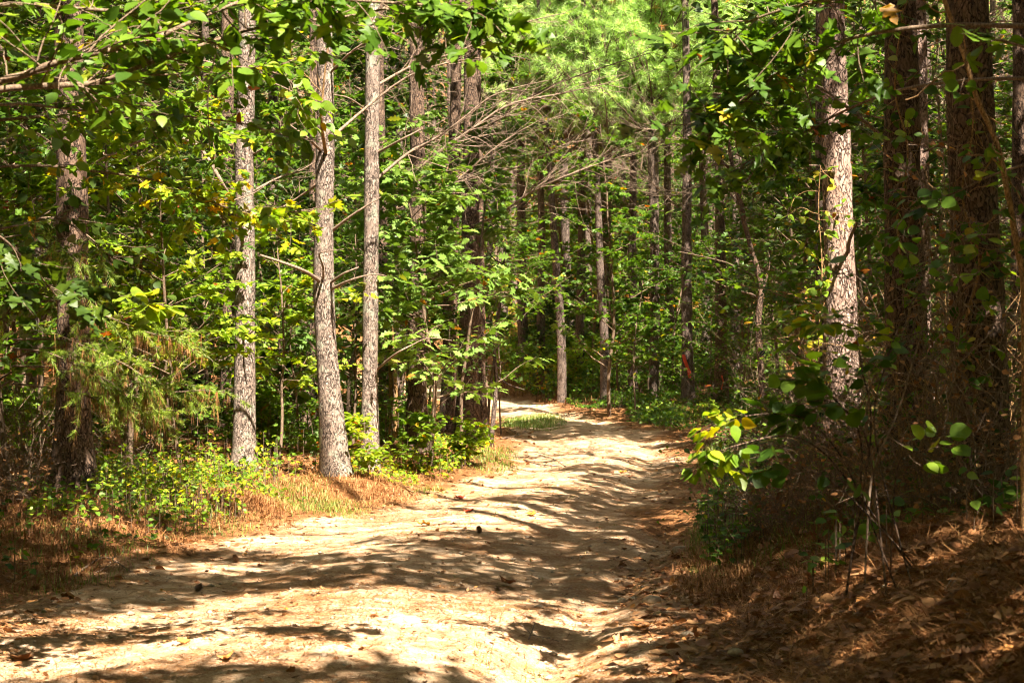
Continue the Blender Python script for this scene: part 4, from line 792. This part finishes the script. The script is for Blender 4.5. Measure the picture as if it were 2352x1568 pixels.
def dead_leaf(px, py, size, rnd, kind, label, seed, rot=None):
    rng = np.random.default_rng(seed); d = K*EYE/(py-784)
    for _ in range(5): d = K*(EYE-float(H((px-1176)/K*d, d)))/(py-784)
    x = (px-1176)/K*d; g = Geo(); a = rng.uniform(0, 6.28) if rot is None else rot
    V, F = LEAF[kind]; V = V.copy(); V[:, 2] = .9*V[:, 1]**2+.25*(V[:, 0]-.5)**2+.05*rng.standard_normal(len(V)); g.add(V*size, F, 0, np.full(len(F), rnd)); g.add(V*size-[0, 0, .004], F[:, ::-1], 0, np.full(len(F), rnd))
    o = g.build('fallen_leaf', M_DEADL); o.location = (x, d, float(H(x, d))+.012); o.rotation_euler = (rng.uniform(-.25, .25), rng.uniform(-.25, .25), a); return tag(o, label, 'leaf', 'single fallen leaves')
for k, (px, py, s, c, kd, lb) in enumerate([(40, 1520, .15, .35, 'maple', 'large curled orange brown leaf at the lower left edge of the road'), (1160, 1344, .13, .35, 'maple', 'big curled red brown leaf in the middle of the road'),
     (1330, 1560, .05, 1., 'ovate', 'small bright red leaf at the bottom of the road'), (1470, 1447, .10, .93, 'maple', 'yellow orange leaf right of the gully'), (1055, 1148, .10, .95, 'maple', 'yellow leaf near the left road edge, beyond the lit patch'),
     (1425, 1088, .10, .95, 'maple', 'yellow leaf on the far sunny part of the road'), (520, 1502, .08, .93, 'maple', 'yellow leaf on the near left track'), (435, 1475, .08, .9, 'ovate', 'orange leaf left of the yellow leaf on the near track'), (985, 1208, .10, .88, 'maple', 'orange leaf at the foot of the left verge'),
     (1080, 1176, .09, .93, 'maple', 'golden leaf on the sunny road near the left verge'), (1225, 1183, .08, .88, 'maple', 'orange leaf in the sunny road centre'), (1448, 1098, .08, .2, 'maple', 'dark brown leaf right of the far yellow leaf'), (1520, 1295, .09, .3, 'maple', 'brown leaf lying in the dip right of the road centre'), (85, 1415, .12, .4, 'oak', 'long tan leaf on the dark left track'),
     (1900, 1330, .09, .6, 'oak', 'tan leaf on the right bank face'), (2240, 1340, .09, .9, 'maple', 'bright orange leaf upright on the right bank')]):
    dead_leaf(px, py, s, c, kd, lb, 600+k)

# ------------------------------------------------------------------ uncountable cover: litter, straw, grass, undergrowth
def ground_pts(rng, n, y0, y1, xr=None, power=1.5):
    u = rng.uniform(size=n); y = y0+(y1-y0)*u**power; x = rng.uniform(-.29, .29, n)*y
    return x, y
rng = np.random.default_rng(900)
def edged(x, y):
    l, r = edges(y); return np.minimum(x-l, r-x)
g = Geo(); x, y = ground_pts(rng, 52000, 5.2, 50, power=1.7)
xb = rng.uniform(.7, 4, 16000); yb = rng.uniform(5.2, 14, 16000); x = np.concatenate([x, xb]); y = np.concatenate([y, yb]); pm_ = rng.permutation(len(x)); x, y = x[pm_], y[pm_]; e = edged(x, y); keep = rng.uniform(size=len(x)) < np.where(e < -.1, .55, np.where(e < .7, .34, .17)); x, y = x[keep], y[keep]; z = H(x, y)
for kd, lo, hi in (('maple', 0, .35), ('ovate', .35, .7), ('oak', .7, .85), ('chip', .85, 1.)):
    s = rng.uniform(size=len(x)); m = (np.arange(len(x))/len(x)*7 % 1 >= lo) & (np.arange(len(x))/len(x)*7 % 1 < hi); k = m.sum()
    u = rng.standard_normal((k, 3))*[1, 1, .12]; nn = np.array([0, 0, 1.])+.35*rng.standard_normal((k, 3))
    leaves(g, kd, np.stack([x[m], y[m], z[m]+.012], -1), u, nn, np.where(edged(x[m], y[m]) > .5, rng.uniform(.012, .045, k), rng.uniform(.03, .085, k)), 0, np.clip(rng.beta(2, 2.6, k)*.95, 0, 1))
tag(g.build('leaf_litter', M_DEADL), 'brown and tan fallen leaves scattered over the banks and road edges', kind='stuff')
g = Geo(); x, y = ground_pts(rng, 330000, 5.2, 34, power=1.4); e = edged(x, y); nzv = fbm(x*1.1, y*1.1, 99, 3); keep = rng.uniform(size=len(x)) < np.where(e < 0, .8, .25+.45*(nzv > .0)+.3*np.exp(-np.maximum(e, 0)/.4)); x, y = x[keep], y[keep]; z = H(x, y)
az = rng.uniform(0, 2*np.pi, len(x)); tilt = rng.normal(.0, .05, len(x)); ln = rng.uniform(.06, .16, len(x)); e = edged(x, y)
tilt = np.where(e < -.1, np.abs(rng.normal(.1, .25, len(x))), tilt); dv = np.stack([np.cos(az), np.sin(az), tilt], -1)*ln[:, None]; sd = np.stack([-np.sin(az), np.cos(az), 0*az], -1)*(.0014+.00012*y)[:, None]
p = np.stack([x, y, z+.006+.015*(e < 0)*rng.uniform(size=len(x))], -1); g.add(np.stack([p-sd, p+sd, p+dv], 1), np.arange(len(x)*3).reshape(-1, 3), 0, np.clip(rng.normal(.45, .22, len(x)), 0, 1))
tag(g.build('pine_straw', M_STRAW, smooth=False), 'fallen brown pine needles thick on the banks and thin on the sand', kind='stuff')
def blades(name, mat, areas, label, seed):
    rng = np.random.default_rng(seed); g = Geo()
    for (px0, px1, d0, d1, n, h, c0, c1, lean) in areas:
        px = rng.uniform(px0, px1, n); d = rng.uniform(d0, d1, n); x = (px-1176)/K*d
        ee = ((px-(px0+px1)/2)/((px1-px0)/2))**2+((d-(d0+d1)/2)/((d1-d0)/2))**2
        cl = (1.1-ee+1.5*fbm(x*2.2, d*1.6, seed, 3) > rng.uniform(0, .9, n)); x, d = x[cl], d[cl]; k = len(x); h0 = (1.15-.6*np.minimum(ee[cl], 1.2)); z = H(x, d)
        az = rng.uniform(0, 6.28, k); hh = h*h0*rng.uniform(.25, 1.15, k); b = np.stack([x, d, z-.01], -1); o = np.stack([np.cos(az), np.sin(az), 0*az], -1); s = np.stack([-np.sin(az), np.cos(az), 0*az], -1)*(.0010+.00008*d)[:, None]
        bend = (lean*rng.uniform(.2, 1.3, k)*hh)[:, None]*o; m_ = b+bend*.35+np.array([0, 0, 1])*(hh*.6)[:, None]; t_ = b+bend+np.array([0, 0, 1])*(hh*(1-.25*lean))[:, None]
        V = np.stack([b-s, b+s, m_+s*.8, m_-s*.8, t_], 1); r_ = rng.uniform(c0, c1, k)
        base = np.arange(k)[:, None]*5; g.add(V.reshape(-1, 3), np.concatenate([base+[0, 1, 2, 3]]), 0, r_); n0 = g.n-k*5
        g.f.append(((base+[3, 2, 4])+n0, 0, r_))
    return tag(g.build(name, mat, smooth=False), label, kind='stuff')
blades('grass', M_GRASS, [(1130, 1310, 33.5, 39.5, 9000, .10, .2, .85, .6), (540, 880, 16.6, 20.2, 7000, .09, .2, .95, .9), (1600, 1700, 20, 30, 5600, .14, .1, .9, .7), (1560, 1740, 12.2, 17.5, 7000, .15, .1, .9, .8), (1480, 1640, 33, 41, 2500, .13, .1, .9, .7),
   (200, 620, 14.6, 19, 4200, .12, .0, .9, .9), (1060, 1200, 22.5, 27, 2500, .10, .2, .9, .8), (1185, 1250, 8.8, 10.1, 170, .07, .3, .9, .7), (1080, 1140, 9.2, 10.2, 130, .07, .1, .8, .7), (-60, 400, 11.4, 15.5, 2200, .11, .1, .8, .9), (1700, 2300, 11, 14, 2200, .2, 0, .8, .9), (940, 1040, 18.6, 21, 900, .07, .3, .9, .8), (700, 1500, 10, 22, 500, .05, .3, .95, .9)],
   'green grass in the road centre strip and along the verges', 901)
blades('dry_grass', M_STRAW, [(340, 680, 15.6, 19, 11000, .14, .2, .95, 1.3), (580, 960, 17.4, 21, 9000, .10, .3, 1., 1.4), (150, 480, 13.6, 17.4, 3500, .12, .1, .9, 1.3), (-60, 300, 12, 17, 7000, .13, 0, .8, 1.2), (1540, 1780, 11.2, 14.5, 8000, .13, .2, 1., 1.4), (1640, 2452, 9.4, 12.5, 9000, .10, 0, .9, 1.6),
   (1220, 1500, 43, 57, 9000, .3, .1, .9, 1.), (1620, 1950, 13.5, 24, 9000, .25, 0, .9, 1.1), (1780, 2452, 12, 20, 16000, .4, 0, .7, 1.1), (1110, 1260, 49, 59, 6000, .3, .2, .9, 1.), (1460, 1740, 35, 45, 6400, .22, .1, .9, 1.1)], 'dry brown grass and hanging straw on both banks', 902)
def cover(name, mat, areas, label, seed, cat=None):
    rng = np.random.default_rng(seed); g = Geo()
    for (px0, px1, d0, d1, n, h, ls, c0, c1, kd) in areas:
        px = rng.uniform(px0, px1, n); d = rng.uniform(d0, d1, n); x = (px-1176)/K*d; e = edged(x, d); cl = (fbm(x*1.6, d*1.6, seed, 3) > -.12) & (e < -.12); x, d = x[cl], d[cl]; k = len(x)
        hh = h*np.clip(.6+fbm(x*1.3, d*1.3, seed+5, 3)*1.4, .1, 1.5)*rng.uniform(.05, 1., k)**.7; p = np.stack([x, d, H(x, d)+hh+.02], -1)
        leaves(g, kd, p, rng.standard_normal((k, 3))*[1, 1, .3]+[0, -.2, -.1], np.array([0, -.25, 1.])+.45*rng.standard_normal((k, 3)), ls*rng.uniform(.6, 1.2, k), 0, rng.uniform(c0, c1, k))
        q = p[::4]; tubes(g, np.stack([q*[1, 1, 0]+np.stack([0*q[:, 0], 0*q[:, 0], H(q[:, 0], q[:, 1])-.02], -1), q], 1), np.full((len(q), 2), .0022+.00004*20), 3, 1, np.full(len(q), .5))
    return tag(g.build(name, [mat, M_TWIG], smooth=True), label, kind='stuff')
cover('undergrowth', M_YEL, [(215, 640, 16.2, 21, 3600, .26, .045, .0, .86, 'ovate'), (215, 700, 16, 21, 1500, .38, .05, .0, .8, 'maple'), (60, 480, 13, 16.5, 1300, .2, .05, .0, .7, 'ovate'), (960, 1200, 22.0, 26, 3000, .18, .05, .1, .85, 'ovate'), (1130, 1420, 48, 68, 12000, .9, .10, .2, .95, 'ovate'), (780, 960, 20.5, 24, 1500, .2, .045, .2, .9, 'ovate')],
   'yellow green leafy ground cover on the left verge and below the bend', 903)
cover('ground_cover', M_LEAF, [(1290, 1600, 42.5, 51, 14000, .32, .07, .1, .8, 'ovate'), (1210, 1800, 46, 64, 60000, 1.0, .095, .2, .86, 'ovate'), (1440, 1820, 33, 46, 15000, .22, .075, .1, .85, 'ovate'), (0, 700, 21.5, 34, 7500, .5, .075, .05, .8, 'ovate'), (600, 990, 24, 34, 5000, .45, .075, .1, .8, 'ovate'), (1640, 1900, 14, 28, 4200, .4, .055, .1, .85, 'ovate'),
   (1570, 1760, 12.6, 17, 1500, .28, .05, .1, .8, 'ovate'), (0, 420, 12, 17, 700, .15, .055, 0, .7, 'ovate'), (1850, 2352, 9.5, 14, 600, .3, .07, .1, .8, 'ovate'), (1800, 2352, 15, 34, 5000, .8, .08, .05, .8, 'ovate')], 'green leafy ground cover under the trees and on the far bank', 904)
g = Geo(); rs = np.random.default_rng(905); x, y = ground_pts(rs, 9000, 5.5, 26, power=1.6); e = edged(x, y); k_ = (rs.uniform(size=len(x)) < np.where(e > 0, .5, .12)); x, y = x[k_], y[k_]; z = H(x, y); n = len(x); s = rs.gamma(1.6, .0035, n)+.003
V = rs.standard_normal((n, 6, 3))*.15+np.array([[1, 0, 0], [-1, 0, 0], [0, 1, 0], [0, -1, 0], [0, 0, .7], [0, 0, -.7]]); V = V*s[:, None, None]+np.stack([x, y, z+.002], -1)[:, None]
F = np.array([[0, 2, 4], [2, 1, 4], [1, 3, 4], [3, 0, 4], [2, 0, 5], [1, 2, 5], [3, 1, 5], [0, 3, 5]]); g.add(V.reshape(-1, 3), (F[None]+(np.arange(n)*6)[:, None, None]).reshape(-1, 3))
tag(g.build('gravel', M_STONE, smooth=False), 'small pale pebbles scattered in the sandy track', kind='stuff')
# the wood far behind, one mass
g = Geo(); rw = np.random.default_rng(906); n = 210000; y = rw.uniform(84, 112, n); x = rw.uniform(-.36, .36, n)*y; zz = H(x, y, False)+24*rw.uniform(size=n)**.9
k_ = (fbm(x*.35, zz*.35+y*.2, 12, 3) > -.22); x, y, zz = x[k_], y[k_], zz[k_]; n = len(x)
leaves(g, 'chip', np.stack([x, y, zz], -1), rw.standard_normal((n, 3)), np.array([0, -.3, 1.])+.6*rw.standard_normal((n, 3)), rw.uniform(.22, .5, n), 0, .1+.6*rw.beta(2, 2, n)+.2*fbm(x*.2, zz*.2, 3, 2))
tag(g.build('distant_woods', M_LEAF, smooth=True), 'far wood that reads as one green mass behind the pines', kind='stuff')

g = Geo(); rw = np.random.default_rng(907); n = 300000; x = rw.uniform(-46, 46, n); y = rw.uniform(-36, 62, n); zz = rw.uniform(.2, 17, n)  # out-of-view leaf mass added to block low sky and close side gaps
k_ = ((y < -9.5) | (x > 18.5) | (x < -9.5)) & (np.abs(x) > .2572*y*1.06+2.2) & (np.hypot(x, y-12) < 52) & (fbm(x*.3, y*.3+zz*.25, 14, 2) > -.2)
x, y, zz = x[k_], y[k_], zz[k_]; n = len(x); zz = zz+H(x, y, False)
leaves(g, 'chip', np.stack([x, y, zz], -1), rw.standard_normal((n, 3)), rw.standard_normal((n, 3)), rw.uniform(.35, .6, n), 0, .1+.6*rw.beta(2, 2, n))
tag(g.build('sky_blocking_leaves', M_LEAF, smooth=True), 'unseen leaf mass added behind and beside the viewpoint to block sky light', kind='stuff')

# ------------------------------------------------------------------ overhead canopy: unseen leaf clumps placed to shape sun and shade below
for k, (x, y) in enumerate([(3.9, -1.5), (-4.0, -2.5), (5.6, 3.5), (-4.9, 3.0), (7.8, 7.5), (-7.5, 9), (2.9, -7), (9.5, 13), (-10, 15), (0.5, -11), (11, 20), (-13, 24), (12, 30), (-6.5, -6)]):  # pines added out of view to hold the shading canopy
    b = G(x, y); root = empty('pine_tree', b); rr = np.random.default_rng(700+k); P = sprout(rr, [b-[0, 0, .2]], [[0, 0, 1]], [15], 20, .2, .012)
    g = Geo(); tubes(g, P, np.linspace(.16, .06, 20)[None], 12, jitter=.02, rng=rr); g.build('trunk', M_BARKD, root, origin=b)
    tag(root, 'tall pine added outside the frame to carry a crown shading the track', 'tree', 'shade pines added around the camera'); TREES.append(dict(root=root, b=b, path=P[0], crown=True))
ELL = [ # photo-space patches of sun (+) and shade (-): cx, cy, rx, ry, weight
 (760, 1440, 430, 55, 1.3), (300, 1505, 380, 34, .9), (1480, 1522, 230, 26, 1.1), (780, 1240, 260, 40, 1.1), (640, 1195, 220, 45, .7), (1130, 1195, 210, 32, .8), (1230, 1110, 220, 32, 1.1), (1400, 1040, 220, 30, 1.2), (1220, 948, 160, 22, 1.2),
 (1480, 1215, 90, 12, .8), (1120, 1290, 160, 14, .5), (1100, 1490, 60, 25, -.3), (900, 1557, 520, 16, -1.6), (150, 1340, 330, 50, -1.1), (1330, 1262, 260, 24, -.9), (1480, 1150, 190, 26, -1.0), (1340, 986, 230, 14, -1.4), (1240, 1325, 300, 18, -.8),
 (2000, 1500, 170, 34, 2.2), (2300, 1470, 120, 50, 2.4), (2250, 1270, 90, 26, 2.2), (1930, 1290, 90, 22, 2.0), (1780, 1420, 70, 26, 1.6), (1650, 1260, 40, 30, 1.6), (2150, 1400, 60, 14, 1.6), (500, 1300, 260, 14, .5), (520, 1345, 320, 16, -.5), (1700, 1340, 260, 110, -1.), (430, 1120, 220, 45, .5), (850, 1120, 160, 40, .7), (1100, 1040, 90, 30, .3)]
CAP = [(1260, 38, 1.2, 3.5, 1.3, 1.5), (1420, 39, 1.2, 3.2, 1.3, 1.5), (1190, 34, 1.5, 3.2, .9, 1.2), (1350, 56, .3, 1.2, 3., .8), (1650, 50, 2, 5, 3, .8), (640, 30, 1, 4.5, 1.6, .7), (350, 27, 2, 4.5, 2., .6), # sun reaching things above the ground: x px, depth, z0, z1, radius, weight
 (560, 20.5, 0, 5, .32, 1.0), (755, 20, 0, 5.2, .36, 1.2), (850, 21.5, 0, 5.2, .32, .8), (1800, 8.8, 2.4, 2.9, .45, 1.6), (2000, 8.6, 2.6, 3, .35, 1.3), (1925, 15.5, 1.0, 2.5, .42, 2.2), (1925, 15.5, 2.5, 4.2, .3, .9), (1800, 8.7, 1.05, 1.5, .2, -1.6), (1930, 8.8, 1.05, 1.6, .25, -1.6), (1050, 27.5, 0, 2, .8, -1.5), (168, 17, 0, .8, .4, -1.5), (100, 16, 0, 1.2, .8, -.8), (958, 24, 0, 2, .3, .8), (985, 22.5, .6, 3., .8, 1.2), (1075, 24.5, .8, 2.4, .7, 1.2), (1110, 24, 1.4, 2.2, .5, 1.),
 (340, 13.7, 1.1, 1.7, .45, 2.2), (420, 15, 2.8, 3.4, .7, 1.6), (250, 15, 3, 3.3, .6, 1.2), (600, 15.4, 2.3, 2.7, .5, 1.3), (320, 13.6, 1.6, 2., .35, 1.6), (60, 8, 2.4, 2.9, .6, 1.3), (300, 8.2, 2.4, 2.9, .7, 1.6), (550, 8.2, 2.5, 3, .7, 2.), (800, 8.4, 2.6, 3.1, .6, 2.), (1080, 8.2, 2.6, 3, .5, 2.),
 (1660, 8.5, .8, 1.3, .22, 1.6), (950, 20.5, 3.6, 4.8, 1., .9), (1150, 22, 3.4, 4.8, 1.2, .9), (1400, 40, 3., 6, 1.8, 2.2), (1460, 38, 2., 4, 1.3, 1.8), (1420, 48, 6, 11, 5.5, 2.4), (1250, 26, 2, 4, 1.3, .6), (168, 17, .8, 3.5, .3, .5), (1578, 43, 2.5, 4.5, .6, 1.), (1508, 47, 0, 1.5, .6, .8),
 (2118, 17, .6, 1.6, .3, 1.4), (2080, 13, 0, 3.7, .3, -2.), (2240, 11.3, 0, 3.5, .4, -2.), (1700, 12, .2, .5, .25, 1.), (1580, 12.8, .1, .3, .3, .9)]
cs = .24; gxs = np.arange(-17, 15, cs); gys = np.arange(2.5, 62, cs); CX, CY = np.meshgrid(gxs, gys)
PX = 1176+K*CX/CY; PY = 784+K*EYE/CY; e = edged(CX, CY)
S = np.where(e > 0, -.36, np.where(CY > 23, -.03, np.where(CX > 0, -.1, .02))); S = np.where((PX > 1640) & (CY < 22) & (e < 0), -.6, S); S = np.where((CX > .75+.04*CY) & (CY < 15), -.52, S); S = np.where((PX < 430) & (CY < 23) & (e < .3), -.5, S)
S = S+1.0*fbm(CX*.65, CY*.95, 61, 3)+.95*fbm(CX*2.0, CY*2.6, 66, 2)
for cx_, cy_, rx, ry, wt in ELL: S = S+wt*np.exp(-(((PX-cx_)/rx)**2+((PY-cy_)/ry)**2))
for px_, d_, z0, z1, rad, wt in CAP:
    ax = (px_-1176)/K*d_; hs = (z1-z0); p0 = np.array([ax-KX*z0, d_-KY*z0]); dv = np.array([-KX*hs, -KY*hs]); L2 = max(dv@dv, 1e-6)
    t = np.clip(((CX-p0[0])*dv[0]+(CY-p0[1])*dv[1])/L2, 0, 1); dd = np.hypot(CX-p0[0]-t*dv[0], CY-p0[1]-t*dv[1]); S = S+wt*np.exp(-(dd/rad)**2)
sh = S < 0; s2 = S < -.22; s3 = S < -1.3; hx, hy = np.concatenate([CX[sh], CX[s2], CX[s3]]), np.concatenate([CY[sh], CY[s2], CY[s3]]); n = len(hx); rc = np.random.default_rng(62)
zc = 7.2+3.8*rc.uniform(size=n); yy = hy+KY*zc; zc = np.maximum(zc, 2.6+.1715*np.maximum(yy, 0)+1.5+2*rc.uniform(size=n)*0); xx = hx+KX*zc+rc.uniform(-.13, .13, n); yy = hy+KY*zc+rc.uniform(-.13, .13, n)
tp = np.array([[t['b'][0], t['b'][1]] for t in TREES]); own = np.argmin((xx[:, None]-tp[:, 0])**2+(yy[:, None]-tp[:, 1])**2, 1)
PL = 11
for ti, t in enumerate(TREES):
    m = np.where(own == ti)[0]
    if len(m) < 6: continue
    c = np.stack([xx[m], yy[m], zc[m]], -1); j = np.repeat(np.arange(len(c)), PL); p = c[j]+rc.normal(0, .12, (len(j), 3)); g = Geo()
    leaves(g, 'chip', p, rc.standard_normal(p.shape), np.array([0, 0, 1.])+.6*rc.standard_normal(p.shape), rc.uniform(.13, .22, len(j)), 0, rc.beta(2, 2, len(j)))
    k = min(26, len(c)//8+2); q = c[rc.integers(0, len(c), k)]; path = t['path']; zt = np.clip(q[:, 2]-.5-.3*np.hypot(q[:, 0]-t['b'][0], q[:, 1]-t['b'][1]), 7, path[-1, 2]-.2)
    st = np.stack([np.interp(zt, path[:, 2], path[:, 0]), np.interp(zt, path[:, 2], path[:, 1]), zt], -1)
    ok = (zt > 2+.1715*np.maximum(q[:, 1], st[:, 1])+1.)
    st, q = st[ok], q[ok]
    if len(q): tubes(g, np.stack([st, st*.5+q*.5+[0, 0, .15], q], 1), np.array([[.02, .012, .006]])*np.ones((len(q), 1)), 5, 1)
    g.build('crown', [M_CAN, M_BARKD], t['root'], smooth=False, origin=t['b'])  # clumps added to each pine only to shade the masked sun rays

# ------------------------------------------------------------------ labels for the anonymous background plants, by their neighbours
LM = [(-400, 'frame edge'), (168, 'thick left pine'), (560, 'pale grey pine'), (750, 'leaning pine'), (850, 'slender pine'), (1072, 'roadside clump'), (1202, 'bend pine'), (1395, 'dark bank pine'), (1578, 'ribbon pine'), (1750, 'crooked stem'), (1925, 'big sunlit pine'), (2085, 'vine wrapped pine'), (2250, 'massive right pine'), (2900, 'frame edge')]
NOUN = {'pine': ('slim far pine', 'tree', 'slim pines of the deep wood'), 'young': ('bright needled pine', 'tree', 'bright crowned pines over the bend'), 'maple': ('star leaved sapling', 'sapling', 'star leaved saplings'), 'gum': ('tall leafy sapling', 'sapling', 'tall leafy saplings'),
        'wil': ('narrow leaved sapling', 'sapling', 'narrow leaved saplings'), 'dark': ('deep green sapling', 'sapling', 'deep green saplings'), 'yel': ('yellowing sapling', 'sapling', 'yellowing saplings'), 'low': ('low leafy shrub', 'shrub', 'low shrubs of the verges'), 'bra': ('tangled bramble', 'bramble', 'brambles on the banks')}
ORD = ['', 'second', 'third', 'fourth', 'fifth', 'sixth', 'seventh', 'eighth', 'ninth', 'tenth', 'eleventh', 'twelfth', 'thirteenth', 'fourteenth', 'fifteenth', 'sixteenth', 'seventeenth', 'eighteenth', 'nineteenth', 'twentieth']
bins = {}
for o, kd in BACK:
    if o['_px'] > 2500 or o['_px'] < -150:
        continue
    i = max(q for q in range(len(LM)-1) if LM[q][0] <= max(o['_px'], -399)); bins.setdefault((kd, i), []).append(o)
for (kd, i), os_ in bins.items():
    os_.sort(key=lambda o: o['_px']); nn_, ct, gr = NOUN[kd]
    for j, o in enumerate(os_):
        a, c = LM[i][1], LM[i+1][1]
        wh = f'between {a} and {c}' if a != 'frame edge' and c != 'frame edge' else (f'left of the {c}' if a == 'frame edge' else f'right of the {a}')
        rank = '' if len(os_) == 1 else ('leftmost, ' if j == 0 else (ORD[j] if j < len(ORD) else f'number {j+1}')+' from the left, ')
        o['label'] = f'{nn_}, {rank}{wh}'; o['category'] = ct; o['group'] = gr
for o, kd in BACK:
    for q in ('_px', '_d'):
        if q in o: del o[q]
